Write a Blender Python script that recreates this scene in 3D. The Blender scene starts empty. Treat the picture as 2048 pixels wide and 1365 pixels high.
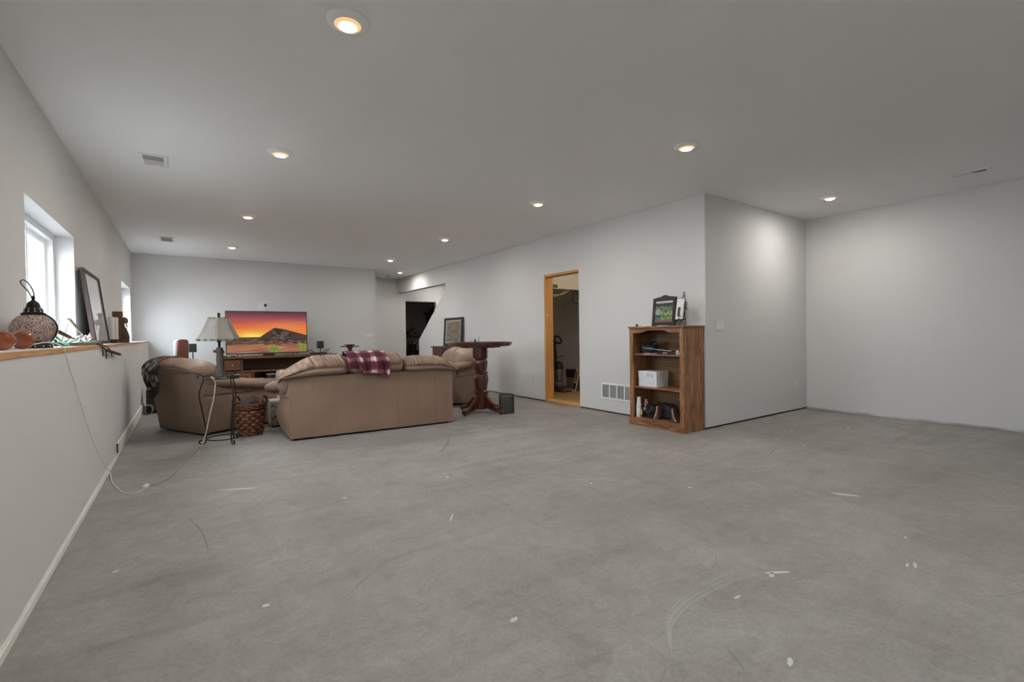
import bpy, bmesh, math, random
from mathutils import Vector, Matrix, noise
PI = math.pi
random.seed(7)
SC = bpy.context.scene
COL = SC.collection

# ------------------------------------------------------------------ camera
CAM_F, YAW, PITCH, ROLL, HC = 948.042, .6039, -.0148, -.0135, 1.1352
cd = bpy.data.cameras.new('camera')
cd.sensor_fit = 'HORIZONTAL'; cd.sensor_width = 36.0; cd.lens = CAM_F / 2048 * 36.0
cd.clip_start = .02; cd.clip_end = 300
cam = bpy.data.objects.new('camera', cd); COL.objects.link(cam)
_F = Vector((math.sin(YAW) * math.cos(PITCH), math.cos(YAW) * math.cos(PITCH), math.sin(PITCH)))
_r0 = Vector((math.cos(YAW), -math.sin(YAW), 0)); _u0 = _r0.cross(_F)
_r = math.cos(ROLL) * _r0 + math.sin(ROLL) * _u0
_u = -math.sin(ROLL) * _r0 + math.cos(ROLL) * _u0
cam.matrix_world = Matrix(((_r.x, _u.x, -_F.x, 0), (_r.y, _u.y, -_F.y, 0), (_r.z, _u.z, -_F.z, HC), (0, 0, 0, 1)))
SC.camera = cam

# ------------------------------------------------------------------ world, light, exposure
W = bpy.data.worlds.new('sky'); SC.world = W; W.use_nodes = True
bg = W.node_tree.nodes['Background']
bg.inputs[0].default_value = (.80, .90, 1.0, 1); bg.inputs[1].default_value = 7.5
LENS_CORE, LENS_EDGE = 720.0, .31          # radiance of the downlight lenses, centre and rim
SC.view_settings.view_transform = 'Standard'; SC.view_settings.look = 'None'
SC.view_settings.exposure = 1.58; SC.view_settings.gamma = 1.0
SC.view_settings.use_curve_mapping = False
SC.cycles.use_denoising = True
SC.cycles.max_bounces = 10; SC.cycles.diffuse_bounces = 6; SC.cycles.adaptive_threshold = .02; SC.cycles.transparent_max_bounces = 16
SC.cycles.caustics_reflective = False; SC.cycles.caustics_refractive = False
SC.cycles.sample_clamp_indirect = 6

def portal(loc, sx, sy, direction, name):
    l = bpy.data.lights.new(name, 'AREA'); l.shape = 'RECTANGLE'; l.size = sx; l.size_y = sy
    l.cycles.is_portal = True
    o = bpy.data.objects.new(name, l); COL.objects.link(o); o.location = loc
    o.rotation_euler = Vector(direction).to_track_quat('-Z', 'Z').to_euler()

# ------------------------------------------------------------------ colour helpers and materials
def s2l(c):
    return tuple(((v / 255) / 12.92 if v / 255 <= .04045 else ((v / 255 + .055) / 1.055) ** 2.4) for v in c)

def new_mat(name):
    m = bpy.data.materials.new(name); m.use_nodes = True
    nt = m.node_tree; p = nt.nodes['Principled BSDF']
    return m, nt, p

def M(name, col, rough=.5, metal=0., var=0., vscale=4., bump=0., bscale=60., spec=.5, stretch=(1, 1, 1), coat=0.):
    m, nt, p = new_mat(name); N = nt.nodes; Lk = nt.links
    c = (*col, 1); p.inputs['Base Color'].default_value = c
    p.inputs['Roughness'].default_value = rough; p.inputs['Metallic'].default_value = metal
    p.inputs['Specular IOR Level'].default_value = spec; p.inputs['Coat Weight'].default_value = coat
    if var or bump:
        tc = N.new('ShaderNodeTexCoord'); mp = N.new('ShaderNodeMapping'); mp.inputs['Scale'].default_value = stretch
        Lk.new(tc.outputs['Object'], mp.inputs[0])
    if var:
        n = N.new('ShaderNodeTexNoise'); n.inputs['Scale'].default_value = vscale; n.inputs['Detail'].default_value = 6
        Lk.new(mp.outputs[0], n.inputs['Vector'])
        r = N.new('ShaderNodeValToRGB')
        r.color_ramp.elements[0].position = .3; r.color_ramp.elements[1].position = .7
        r.color_ramp.elements[0].color = (*[max(0, v * (1 - var)) for v in col], 1)
        r.color_ramp.elements[1].color = (*[min(1, v * (1 + var)) for v in col], 1)
        Lk.new(n.outputs[0], r.inputs[0]); Lk.new(r.outputs[0], p.inputs['Base Color'])
    if bump:
        n2 = N.new('ShaderNodeTexNoise'); n2.inputs['Scale'].default_value = bscale; n2.inputs['Detail'].default_value = 4
        Lk.new(mp.outputs[0], n2.inputs['Vector'])
        b = N.new('ShaderNodeBump'); b.inputs['Strength'].default_value = bump; b.inputs['Distance'].default_value = .01
        Lk.new(n2.outputs[0], b.inputs['Height']); Lk.new(b.outputs[0], p.inputs['Normal'])
    return m

def wood(name, dark, light, axis='z', scale=1., rough=.4, coat=.15, spread=(.3, .72)):
    """grain running along AXIS of the part's own coordinates"""
    m, nt, p = new_mat(name); N = nt.nodes; Lk = nt.links
    tc = N.new('ShaderNodeTexCoord'); mp = N.new('ShaderNodeMapping')
    s = [14 * scale] * 3; s['xyz'.index(axis)] = 1.1 * scale
    mp.inputs['Scale'].default_value = s; Lk.new(tc.outputs['Object'], mp.inputs[0])
    n = N.new('ShaderNodeTexNoise'); n.inputs['Scale'].default_value = 1.6; n.inputs['Detail'].default_value = 8
    n.inputs['Distortion'].default_value = 1.2; Lk.new(mp.outputs[0], n.inputs['Vector'])
    f = N.new('ShaderNodeTexNoise'); f.inputs['Scale'].default_value = 9; f.inputs['Detail'].default_value = 3
    Lk.new(mp.outputs[0], f.inputs['Vector'])
    mx = N.new('ShaderNodeMix'); mx.data_type = 'FLOAT'; mx.inputs[0].default_value = .35
    Lk.new(n.outputs[0], mx.inputs[2]); Lk.new(f.outputs[0], mx.inputs[3])
    r = N.new('ShaderNodeValToRGB'); e = r.color_ramp.elements
    e[0].position, e[1].position = spread; e[0].color = (*dark, 1); e[1].color = (*light, 1)
    Lk.new(mx.outputs[0], r.inputs[0]); Lk.new(r.outputs[0], p.inputs['Base Color'])
    p.inputs['Roughness'].default_value = rough; p.inputs['Coat Weight'].default_value = coat
    b = N.new('ShaderNodeBump'); b.inputs['Strength'].default_value = .12; b.inputs['Distance'].default_value = .004
    Lk.new(mx.outputs[0], b.inputs['Height']); Lk.new(b.outputs[0], p.inputs['Normal'])
    return m

def vcol(name, rough=.6, emit=0., bump=0., coat=0.):
    """printed colours carried by the mesh itself (screens, prints, woven patterns)"""
    m, nt, p = new_mat(name); a = nt.nodes.new('ShaderNodeAttribute'); a.attribute_name = 'Col'
    p.inputs['Roughness'].default_value = rough; p.inputs['Coat Weight'].default_value = coat
    if emit:
        p.inputs['Base Color'].default_value = (.01, .01, .01, 1)
        nt.links.new(a.outputs['Color'], p.inputs['Emission Color']); p.inputs['Emission Strength'].default_value = emit
    else:
        nt.links.new(a.outputs['Color'], p.inputs['Base Color'])
    if bump:
        n = nt.nodes.new('ShaderNodeTexNoise'); n.inputs['Scale'].default_value = 160
        tc = nt.nodes.new('ShaderNodeTexCoord'); nt.links.new(tc.outputs['Object'], n.inputs['Vector'])
        b = nt.nodes.new('ShaderNodeBump'); b.inputs['Strength'].default_value = bump; b.inputs['Distance'].default_value = .01
        nt.links.new(n.outputs[0], b.inputs['Height']); nt.links.new(b.outputs[0], p.inputs['Normal'])
    return m

def glass_pane(name, tint=(1, 1, 1), refl=.06):
    m = bpy.data.materials.new(name); m.use_nodes = True; nt = m.node_tree; N = nt.nodes; N.clear()
    o = N.new('ShaderNodeOutputMaterial'); t = N.new('ShaderNodeBsdfTransparent'); g = N.new('ShaderNodeBsdfGlossy')
    t.inputs[0].default_value = (*tint, 1); g.inputs['Roughness'].default_value = .02
    f = N.new('ShaderNodeFresnel'); f.inputs[0].default_value = 1.45
    ge = N.new('ShaderNodeNewGeometry'); mi = N.new('ShaderNodeMix'); mi.data_type = 'FLOAT'   # same index on both faces of the thin pane
    mi.inputs[2].default_value = 1.45; mi.inputs[3].default_value = 1 / 1.45
    nt.links.new(ge.outputs['Backfacing'], mi.inputs[0]); nt.links.new(mi.outputs[0], f.inputs[0])
    mx = N.new('ShaderNodeMixShader'); nt.links.new(f.outputs[0], mx.inputs[0])
    nt.links.new(t.outputs[0], mx.inputs[1]); nt.links.new(g.outputs[0], mx.inputs[2]); nt.links.new(mx.outputs[0], o.inputs[0])
    return m

def paint_wall(name, col):
    m, nt, p = new_mat(name); N = nt.nodes; Lk = nt.links
    tc = N.new('ShaderNodeTexCoord'); n = N.new('ShaderNodeTexNoise'); n.inputs['Scale'].default_value = .7; n.inputs['Detail'].default_value = 3
    Lk.new(tc.outputs['Object'], n.inputs['Vector'])
    r = N.new('ShaderNodeValToRGB'); r.color_ramp.elements[0].color = (*[v * .975 for v in col], 1); r.color_ramp.elements[1].color = (*col, 1)
    Lk.new(n.outputs[0], r.inputs[0]); Lk.new(r.outputs[0], p.inputs['Base Color'])
    p.inputs['Roughness'].default_value = .75; p.inputs['Specular IOR Level'].default_value = .25
    n2 = N.new('ShaderNodeTexNoise'); n2.inputs['Scale'].default_value = 220; Lk.new(tc.outputs['Object'], n2.inputs['Vector'])
    b = N.new('ShaderNodeBump'); b.inputs['Strength'].default_value = .05; b.inputs['Distance'].default_value = .003
    Lk.new(n2.outputs[0], b.inputs['Height']); Lk.new(b.outputs[0], p.inputs['Normal'])
    return m

def concrete(name):
    m, nt, p = new_mat(name); N = nt.nodes; Lk = nt.links
    tc = N.new('ShaderNodeTexCoord')
    def nz(scale, detail=6, stretch=(1, 1, 1), rot=0, dist=0):
        mp = N.new('ShaderNodeMapping'); mp.inputs['Scale'].default_value = stretch; mp.inputs['Rotation'].default_value = (0, 0, rot)
        Lk.new(tc.outputs['Object'], mp.inputs[0])
        n = N.new('ShaderNodeTexNoise'); n.inputs['Scale'].default_value = scale; n.inputs['Detail'].default_value = detail
        n.inputs['Distortion'].default_value = dist; Lk.new(mp.outputs[0], n.inputs['Vector']); return n.outputs[0]
    def ramp(src, p0, c0, p1, c1):
        r = N.new('ShaderNodeValToRGB'); e = r.color_ramp.elements
        e[0].position = p0; e[0].color = (*c0, 1); e[1].position = p1; e[1].color = (*c1, 1)
        Lk.new(src, r.inputs[0]); return r.outputs[0]
    def mul(a, b):
        x = N.new('ShaderNodeMix'); x.data_type = 'RGBA'; x.blend_type = 'MULTIPLY'; x.inputs[0].default_value = 1
        Lk.new(a, x.inputs[6]); Lk.new(b, x.inputs[7]); return x.outputs[2]
    base = ramp(nz(.55, 8, dist=.6), .3, (.268, .252, .236), .72, (.340, .327, .311))
    blot = ramp(nz(2.1, 8, dist=.4), .32, (.86, .85, .84), .6, (1, 1, 1))
    strk = ramp(nz(2.2, 7, (.35, 2.6, 1), .9, .8), .26, (.86, .855, .85), .50, (1, 1, 1))
    strk2 = ramp(nz(3.0, 7, (3.2, .3, 1), .25, .6), .26, (.91, .905, .90), .44, (1, 1, 1))
    fine = ramp(nz(60, 4), .3, (.88, .88, .88), .7, (1.06, 1.06, 1.06))
    mid = ramp(nz(7, 8, dist=1.6), .3, (.88, .88, .875), .65, (1.04, 1.04, 1.04))
    def lines(src, wid, c):
        a = N.new('ShaderNodeMath'); a.operation = 'SUBTRACT'; a.inputs[1].default_value = .5; Lk.new(src, a.inputs[0])
        b_ = N.new('ShaderNodeMath'); b_.operation = 'ABSOLUTE'; Lk.new(a.outputs[0], b_.inputs[0])
        return ramp(b_.outputs[0], 0, c, wid, (1, 1, 1))
    l1 = lines(nz(.9, 3, (1, 1.6, 1), .5, 1.2), .004, (.92, .917, .915))
    l2 = lines(nz(1.7, 2, (1.5, .8, 1), 1.1, .8), .005, (1.10, 1.10, 1.10))
    l3 = lines(nz(2.6, 4, (.7, 1.5, 1), 2.0, .5), .006, (.92, .915, .91))
    col = mul(mul(mul(mul(base, blot), strk), strk2), fine)
    col = mul(mul(mul(mul(col, mid), l1), l2), l3)
    Lk.new(col, p.inputs['Base Color'])
    rr = N.new('ShaderNodeMapRange'); rr.inputs[3].default_value = .42; rr.inputs[4].default_value = .72
    Lk.new(nz(1.3), rr.inputs[0]); Lk.new(rr.outputs[0], p.inputs['Roughness'])
    p.inputs['Specular IOR Level'].default_value = .35
    b = N.new('ShaderNodeBump'); b.inputs['Strength'].default_value = .15; b.inputs['Distance'].default_value = .004
    Lk.new(nz(35, 6), b.inputs['Height']); Lk.new(b.outputs[0], p.inputs['Normal'])
    return m

WALL = (.62, .615, .607)
m_wall = paint_wall('wall_paint', WALL)
m_ceil = paint_wall('ceiling_paint', (.86, .86, .855))
m_closet = m_wall
m_taupe = m_wall
m_floor = concrete('concrete_floor')
m_white = M('white_plastic', (.72, .72, .71), .35)
m_vinyl = M('white_vinyl', (.86, .87, .88), .3)
m_primed = M('primed_white_wood', (.74, .73, .70), .55, var=.06, vscale=8)
m_plate = M('white_cover_plate', (.62, .615, .605), .4)
m_sill = wood('sill_plate_lumber', s2l((112, 88, 62)), s2l((150, 122, 90)), 'y', 1, .8, 0)
m_black = M('black_plastic', (.012, .012, .014), .4)
m_blackm = M('black_matte', (.018, .018, .02), .7)
m_iron = M('wrought_iron', (.02, .017, .015), .5, .6, bump=.2, bscale=90)
m_glass = glass_pane('window_glass')
m_pine = wood('pine_stud', s2l((176, 122, 66)), s2l((214, 160, 98)), 'z', .8, .65, 0)
m_piney = wood('pine_board', s2l((170, 122, 78)), s2l((212, 168, 116)), 'y', .8, .65, 0)
m_oak = wood('oak_upright', s2l((78, 46, 24)), s2l((176, 126, 82)), 'z', 1.3, .45, .1, (.36, .66))
m_oaky = wood('oak_level', s2l((78, 46, 24)), s2l((174, 124, 80)), 'y', 1.3, .45, .1, (.36, .66))
m_cherry = wood('cherry', s2l((44, 18, 12)), s2l((100, 46, 28)), 'z', .9, .18, .6)
m_cherryx = wood('cherry_level', s2l((44, 18, 12)), s2l((92, 42, 28)), 'x', .8, .15, .6)
m_walnut = wood('rustic_walnut', s2l((52, 30, 18)), s2l((122, 78, 48)), 'x', 1, .5, .1)
m_darkwood = wood('dark_cabinet_wood', s2l((40, 20, 14)), s2l((92, 52, 36)), 'y', 1, .4, .2)
m_alu = M('brushed_metal', (.55, .55, .56), .35, 1)

def leather(name, col):
    m, nt, p = new_mat(name); N = nt.nodes; Lk = nt.links
    tc = N.new('ShaderNodeTexCoord')
    n = N.new('ShaderNodeTexNoise'); n.inputs['Scale'].default_value = 3; n.inputs['Detail'].default_value = 5; Lk.new(tc.outputs['Object'], n.inputs['Vector'])
    r = N.new('ShaderNodeValToRGB'); r.color_ramp.elements[0].position = .3; r.color_ramp.elements[1].position = .7
    r.color_ramp.elements[0].color = (*[v * .86 for v in col], 1); r.color_ramp.elements[1].color = (*[v * 1.08 for v in col], 1)
    Lk.new(n.outputs[0], r.inputs[0]); Lk.new(r.outputs[0], p.inputs['Base Color'])
    v = N.new('ShaderNodeTexVoronoi'); v.inputs['Scale'].default_value = 260; Lk.new(tc.outputs['Object'], v.inputs['Vector'])
    n2 = N.new('ShaderNodeTexNoise'); n2.inputs['Scale'].default_value = 14; n2.inputs['Detail'].default_value = 6; Lk.new(tc.outputs['Object'], n2.inputs['Vector'])
    mx = N.new('ShaderNodeMix'); mx.data_type = 'FLOAT'; mx.inputs[0].default_value = .75
    Lk.new(v.outputs[0], mx.inputs[2]); Lk.new(n2.outputs[0], mx.inputs[3])
    b = N.new('ShaderNodeBump'); b.inputs['Strength'].default_value = .22; b.inputs['Distance'].default_value = .008
    Lk.new(mx.outputs[0], b.inputs['Height']); Lk.new(b.outputs[0], p.inputs['Normal'])
    p.inputs['Roughness'].default_value = .42; p.inputs['Specular IOR Level'].default_value = .5
    return m
TAN = s2l((138, 114, 96))
m_leather = leather('tan_leather', TAN)
m_leather2 = m_leather

# ------------------------------------------------------------------ mesh builder
def catmull(pts, n, closed=False):
    P = [Vector(p) for p in pts]; out = []; k = len(P); seg = k if closed else k - 1
    for i in range(seg):
        g = (lambda j: P[j % k]) if closed else (lambda j: P[min(max(j, 0), k - 1)])
        a, b, c, d = g(i - 1), g(i), g(i + 1), g(i + 2)
        for j in range(n):
            t = j / n
            out.append(.5 * ((2 * b) + (c - a) * t + (2 * a - 5 * b + 4 * c - d) * t * t + (3 * b - a - 3 * c + d) * t ** 3))
    if not closed: out.append(P[-1])
    return out

def sgp(v, e): return math.copysign(abs(v) ** e, v)

class B:
    def __init__(s): s.v = []; s.f = []; s.c = None
    def _add(s, vs, fs):
        o = len(s.v); s.v += [tuple(v) for v in vs]; s.f += [tuple(i + o for i in f) for f in fs]; return s
    def box(s, x0, y0, z0, x1, y1, z1):
        return s._add([(x0, y0, z0), (x1, y0, z0), (x1, y1, z0), (x0, y1, z0), (x0, y0, z1), (x1, y0, z1), (x1, y1, z1), (x0, y1, z1)],
                      [(0, 3, 2, 1), (4, 5, 6, 7), (0, 1, 5, 4), (1, 2, 6, 5), (2, 3, 7, 6), (3, 0, 4, 7)])
    def obox(s, c, size, rot):
        m = rot.to_3x3() if hasattr(rot, 'to_3x3') else rot
        h = [d / 2 for d in size]
        vs = [Vector(c) + m @ Vector((sx * h[0], sy * h[1], sz * h[2])) for sz in (-1, 1) for sx, sy in ((-1, -1), (1, -1), (1, 1), (-1, 1))]
        return s._add(vs, [(0, 3, 2, 1), (4, 5, 6, 7), (0, 1, 5, 4), (1, 2, 6, 5), (2, 3, 7, 6), (3, 0, 4, 7)])
    def loft(s, rings, caps=True, closed_ring=True, closed_path=False):
        n = len(rings[0]); vs = [p for r in rings for p in r]; fs = []; k = len(rings)
        for i in range(k if closed_path else k - 1):
            for j in range(n if closed_ring else n - 1):
                a, b = i * n + j, i * n + (j + 1) % n; c, d = ((i + 1) % k) * n + (j + 1) % n, ((i + 1) % k) * n + j
                fs.append((a, b, c, d))
        if caps and not closed_path and closed_ring: fs += [tuple(range(n))[::-1], tuple((k - 1) * n + j for j in range(n))]
        return s._add(vs, fs)
    def tube(s, pts, r, seg=8, closed=False):
        P = [Vector(p) for p in pts]; k = len(P); rings = []; up = None
        for i, p in enumerate(P):
            if closed: t = P[(i + 1) % k] - P[i - 1]
            else: t = P[min(i + 1, k - 1)] - P[max(i - 1, 0)]
            t.normalize()
            if up is None:
                a = Vector((0, 0, 1)) if abs(t.z) < .9 else Vector((1, 0, 0)); up = a.cross(t).normalized()
            up = (up - t * up.dot(t)).normalized(); w = t.cross(up)
            rr = r[i] if isinstance(r, (list, tuple)) else r
            rings.append([p + rr * (math.cos(2 * PI * j / seg) * up + math.sin(2 * PI * j / seg) * w) for j in range(seg)])
        return s.loft(rings, True, True, closed)
    def lathe(s, prof, seg=24, c=(0, 0, 0), ang0=0):
        rings = [[(c[0] + r * math.cos(ang0 + 2 * PI * j / seg), c[1] + r * math.sin(ang0 + 2 * PI * j / seg), c[2] + z) for j in range(seg)] for r, z in prof]
        return s.loft(rings)
    def prism(s, poly, axis, a, b):
        def P(u, v, w): return {'x': (w, u, v), 'y': (u, w, v), 'z': (u, v, w)}[axis]
        n = len(poly)
        return s._add([P(u, v, a) for u, v in poly] + [P(u, v, b) for u, v in poly],
                      [tuple(range(n))[::-1], tuple(range(n, 2 * n))] + [(i, (i + 1) % n, n + (i + 1) % n, n + i) for i in range(n)])
    def pillow(s, c, h, e=.4, nu=28, nv=14, f=None, e2=None):
        e2 = e if e2 is None else e2; rings = []
        for i in range(nv + 1):
            la = -PI / 2 + PI * i / nv; la = max(min(la, PI / 2 - .02), -PI / 2 + .02); ring = []
            for j in range(nu):
                lo = 2 * PI * j / nu
                p = Vector((sgp(math.cos(la), e2) * sgp(math.cos(lo), e), sgp(math.cos(la), e2) * sgp(math.sin(lo), e), sgp(math.sin(la), e2)))
                q = Vector((c[0] + h[0] * p.x, c[1] + h[1] * p.y, c[2] + h[2] * p.z))
                ring.append(f(q, p) if f else q)
            rings.append(ring)
        return s.loft(rings)
    def grid(s, fn, nu, nv, cfn=None):
        vs = [fn(i / nu, j / nv) for j in range(nv + 1) for i in range(nu + 1)]
        if cfn:
            s.c = (s.c or []) + [cfn(i / nu, j / nv) for j in range(nv + 1) for i in range(nu + 1)]
        w = nu + 1
        return s._add(vs, [(j * w + i, j * w + i + 1, (j + 1) * w + i + 1, (j + 1) * w + i) for j in range(nv) for i in range(nu)])
    def xf(s, m):
        s.v = [tuple(m @ Vector(v)) for v in s.v]; return s
    def warp(s, fn):
        s.v = [tuple(fn(*v)) for v in s.v]; return s
    def build(s, name, mat, parent=None, loc=(0, 0, 0), rz=0, smooth=False, bevel=0, solid=0, sharp=40, norm=True):
        me = bpy.data.meshes.new(name); me.from_pydata(s.v, [], s.f)
        if norm:
            bm = bmesh.new(); bm.from_mesh(me); bmesh.ops.recalc_face_normals(bm, faces=bm.faces); bm.to_mesh(me); bm.free()
        if s.c:
            a = me.color_attributes.new('Col', 'FLOAT_COLOR', 'POINT')
            for i, c in enumerate(s.c): a.data[i].color = (*c[:3], 1)
        me.materials.append(mat)
        if smooth:
            for p in me.polygons: p.use_smooth = True
            me.set_sharp_from_angle(angle=math.radians(sharp))
        o = bpy.data.objects.new(name, me); COL.objects.link(o); o.location = loc; o.rotation_euler = (0, 0, rz)
        if parent: o.parent = parent
        if bevel:
            b = o.modifiers.new('bevel', 'BEVEL'); b.width = bevel; b.segments = 2; b.limit_method = 'ANGLE'
        if solid:
            b = o.modifiers.new('solid', 'SOLIDIFY'); b.thickness = solid; b.offset = 0
        return o

def tag(o, label, cat, group=None):
    o['label'] = label; o['category'] = cat
    if group: o['group'] = group
    return o
def thing(name, label, cat, loc=(0, 0, 0), rz=0, group=None):
    o = bpy.data.objects.new(name, None); COL.objects.link(o); o.location = loc; o.rotation_euler = (0, 0, rz)
    o.empty_display_size = .1
    return tag(o, label, cat, group)
def struct(o, label=None):
    o['kind'] = 'structure'
    if label: o['label'] = label
    return o
def copy_tree(o, parent=None):
    c = o.copy(); COL.objects.link(c); c.parent = parent
    for ch in list(o.children): copy_tree(ch, c)
    return c

# ------------------------------------------------------------------ the room
H = 2.72
XA0, XA1 = -.781, -.56            # upper foundation wall, pony wall face
XB, YC = 4.933, 3.226             # right wall, alcove wall
XD, YE, XG, YH = 7.402, 11.12, 3.75, 12.77
YR = -2.9                         # wall behind the camera
GAP = .022
fl = struct(B().box(-1.2, YR - .2, -.1, 9.2, 16.4, 0).build('floor', m_floor))
REG = [(-.30, 5.10, -.095, 5.43), (-.31, 9.11, -.105, 9.54), (6.55, 1.18, 6.69, 1.475)]     # ceiling registers
cl = B(); cuts = sorted([(y0 + .03, y1 - .03, x0 + .03, x1 - .03) for x0, y0, x1, y1 in REG]); yp = YR - .2
for y0, y1, x0, x1 in cuts:
    cl.box(-1.2, yp, H, 9.2, y0, H + .1).box(-1.2, y0, H, x0, y1, H + .1).box(x1, y0, H, 9.2, y1, H + .1); yp = y1
cl.box(-1.2, yp, H, 9.2, 16.4, H + .1)
struct(cl.build('ceiling', m_ceil))
WIN = [(4.02, 5.57), (9.33, 10.74), (-1.29, .26)]
ZW0, ZW1 = 1.085, 2.03
wl = B(); ys = [YR - .2]
for a, b in sorted(WIN): ys += [a, b]
ys.append(YE + .12)
for i in range(0, len(ys), 2): wl.box(XA0 - .13, ys[i], 1.0, XA0, ys[i + 1], H)
for a, b in WIN:
    wl.box(XA0 - .13, a, ZW1, XA0, b, H); wl.box(XA0 - .13, a, 1.0, XA0, b, ZW0 - .03)
struct(wl.build('wall_left', m_wall))
pw = struct(B().box(XA0 - .13, YR - .2, .045, XA1, YE + .01, 1.064).build('wall_left_lower', m_wall))
led = struct(B().box(XA0 - .12, YR, 1.064, XA1 + .004, YE, 1.091).build('trim_1', m_piney, bevel=.002))
B().box(XA0 - .12, YR, 1.0905, XA1 - .006, YE, 1.093).build('ledge_top_highlight', m_primed, led)  # white layer paints the window's highlight onto the wooden ledge
bl = struct(B().box(XA1 - .03, YR, 0, XA1 + .011, YE, .034).build('baseboard_left', m_primed, bevel=.002))
B().box(XA0 - .13, YR, 0, XA1 - .05, YE, .047).build('sill_plate', m_sill, bl)
struct(B().box(XA0 - .1, YE, 0, XG, YE + .12, H).build('wall_back', m_wall))
# right wall: pieces around the closet doorway and the slanted opening beside the stairs
T = .13
DY0, DY1, DZ = 5.335, 6.195, 2.108
SY0, SY1 = 9.81, 11.35
wr = B()
GY0, GY1, GZ0, GZ1 = 4.172, 4.868, .2145, .3955        # hole behind the return grille
wr.box(XB, YC + T, GAP, XB + T, GY0, H).box(XB, GY1, GAP, XB + T, DY0, H).box(XB, GY0, GAP, XB + T, GY1, GZ0).box(XB, GY0, GZ1, XB + T, GY1, H).box(XB, DY0, DZ, XB + T, DY1, H).box(XB, DY1, GAP, XB + T, SY0, H)
wr.box(XB, SY0, 2.32, XB + T, YH, H)
wr.prism([(SY0, GAP), (SY1, GAP), (SY1, 1.015), (SY0, 2.165)], 'x', XB, XB + T)
WRo = struct(wr.build('wall_right', m_wall))
for i, (a, b) in enumerate([(YC + T, DY0), (DY1, SY1)]):
    B().box(XB + .05, a, 0, XB + T, b, GAP + .005).build('sill_plate', m_sill, WRo)
WWo = struct(B().box(XB, YC, GAP, XD + .12, YC + T, H).build('wall_alcove', m_wall))
B().box(XB + .05, YC + .05, 0, XD, YC + T, GAP + .005).build('sill_plate', m_sill, WWo)
WFo = struct(B().box(XD, YR - .2, .015, XD + .12, YC + T, H).build('wall_far_right', m_wall))
# mortar-smeared strip along the foot of the far right wall
m_mud = M('smeared_base_strip', (.42, .44, .46), .8, var=.35, vscale=14, bump=.5, bscale=30, stretch=(1, .35, 1))
B().box(XD - .006, YR, 0, XD + .05, YC, .026).build('base_strip', m_mud, WFo, bevel=.003)
struct(B().box(1.0, YH, 0, 5.16, YH + .12, H).box(5.16, YH, 2.10, 6.10, YH + .12, H).box(6.10, YH, 0, 9.2, YH + .12, H).build('wall_hall', m_wall))
struct(B().box(.9, YE + .1, 0, 1.02, YH + .1, H).build('wall_hall_end', m_wall))
# plain wall behind the camera
struct(B().box(-1.2, YR - .15, 0, XD + .12, YR, H).build('wall_rear', m_wall))
struct(B().box(-1.0, YR, H + .42, 9.1, 16.4, 6.2).build('wall_upper_shade_block', m_taupe))  # unseen block added above the ceiling to shade the left side
# closet and stair hall behind the right wall
struct(B().box(5.06, 4.1, 0, 6.9, 4.2, H).build('wall_closet_near', m_closet))
struct(B().box(6.75, 4.1, 0, 6.85, 8.7, H).build('wall_closet_side', m_closet))
struct(B().box(5.06, 6.62, 0, 5.25, 6.72, H).box(5.25, 6.62, 1.948, 6.32, 6.72, H).box(6.32, 6.62, 0, 6.76, 6.72, H).build('wall_closet_inner', m_closet))
struct(B().box(5.06, 8.6, 0, 9.2, 8.7, H).build('wall_stair', m_wall))
m_under = m_wall
struct(B().prism([(6.72, 2.3), (8.6, 1.2), (8.6, 2.4), (6.72, 2.5)], 'x', 5.06, 6.75).build('ceiling_understair', m_under))
m_ply = M('closet_tan_floor', s2l((170, 140, 98)), .7, var=.12, vscale=6)
struct(B().box(5.07, 4.2, 0, 6.75, 8.6, .006).build('floor_closet', m_ply))
struct(B().box(8.2, 8.6, 0, 8.32, 13, H).build('wall_stair_side', m_wall))
# back room through the doorway at the end of the hall
struct(B().box(3.4, 15.6, 0, 9.2, 15.72, H).build('wall_back_room', m_taupe))
struct(B().box(3.4, YH + .1, 0, 3.52, 15.7, H).box(9.0, YH + .1, 0, 9.12, 15.7, H).build('wall_back_room_side', m_taupe))
m_bfloor = M('back_room_floor', s2l((150, 122, 96)), .7, var=.1)
struct(B().box(3.5, YH + .12, 0, 9.0, 15.6, .004).build('floor_back_room', m_bfloor))
# outer shell so that no daylight leaks round the closets
struct(B().box(9.1, YC, -.1, 9.25, 16.4, H + .1).box(-1.2, 16.3, -.1, 9.25, 16.45, H + .1).box(-1.25, YE + .1, -.1, -1.1, 16.4, H + .1)
       .box(XD + .1, YC, -.1, 9.2, YC + .12, H + .1).build('wall_outer', m_taupe))

# closet door opening: bare pine jambs, header and threshold
d1 = struct(B().box(XB - .002, DY1 - .036, .02, XB + .16, DY1, DZ).build('door_1', m_pine, bevel=.002), 'bare pine door frame of the closet opening')
B().box(XB - .001, DY0, .02, XB + .16, DY0 + .012, DZ).build('jamb', m_wall, d1)
B().box(XB + .004, DY0, DZ - .036, XB + .16, DY1 - .036, DZ).build('header', m_pine, d1)
B().box(XB - .004, DY0, .002, XB + .16, DY1, .034).build('threshold', m_piney, d1, bevel=.002)
B().box(XB - .006, DY1 - .03, 1.44, XB + .1, DY1 - .037, 1.447).build('cut_line', m_primed, d1)

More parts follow.
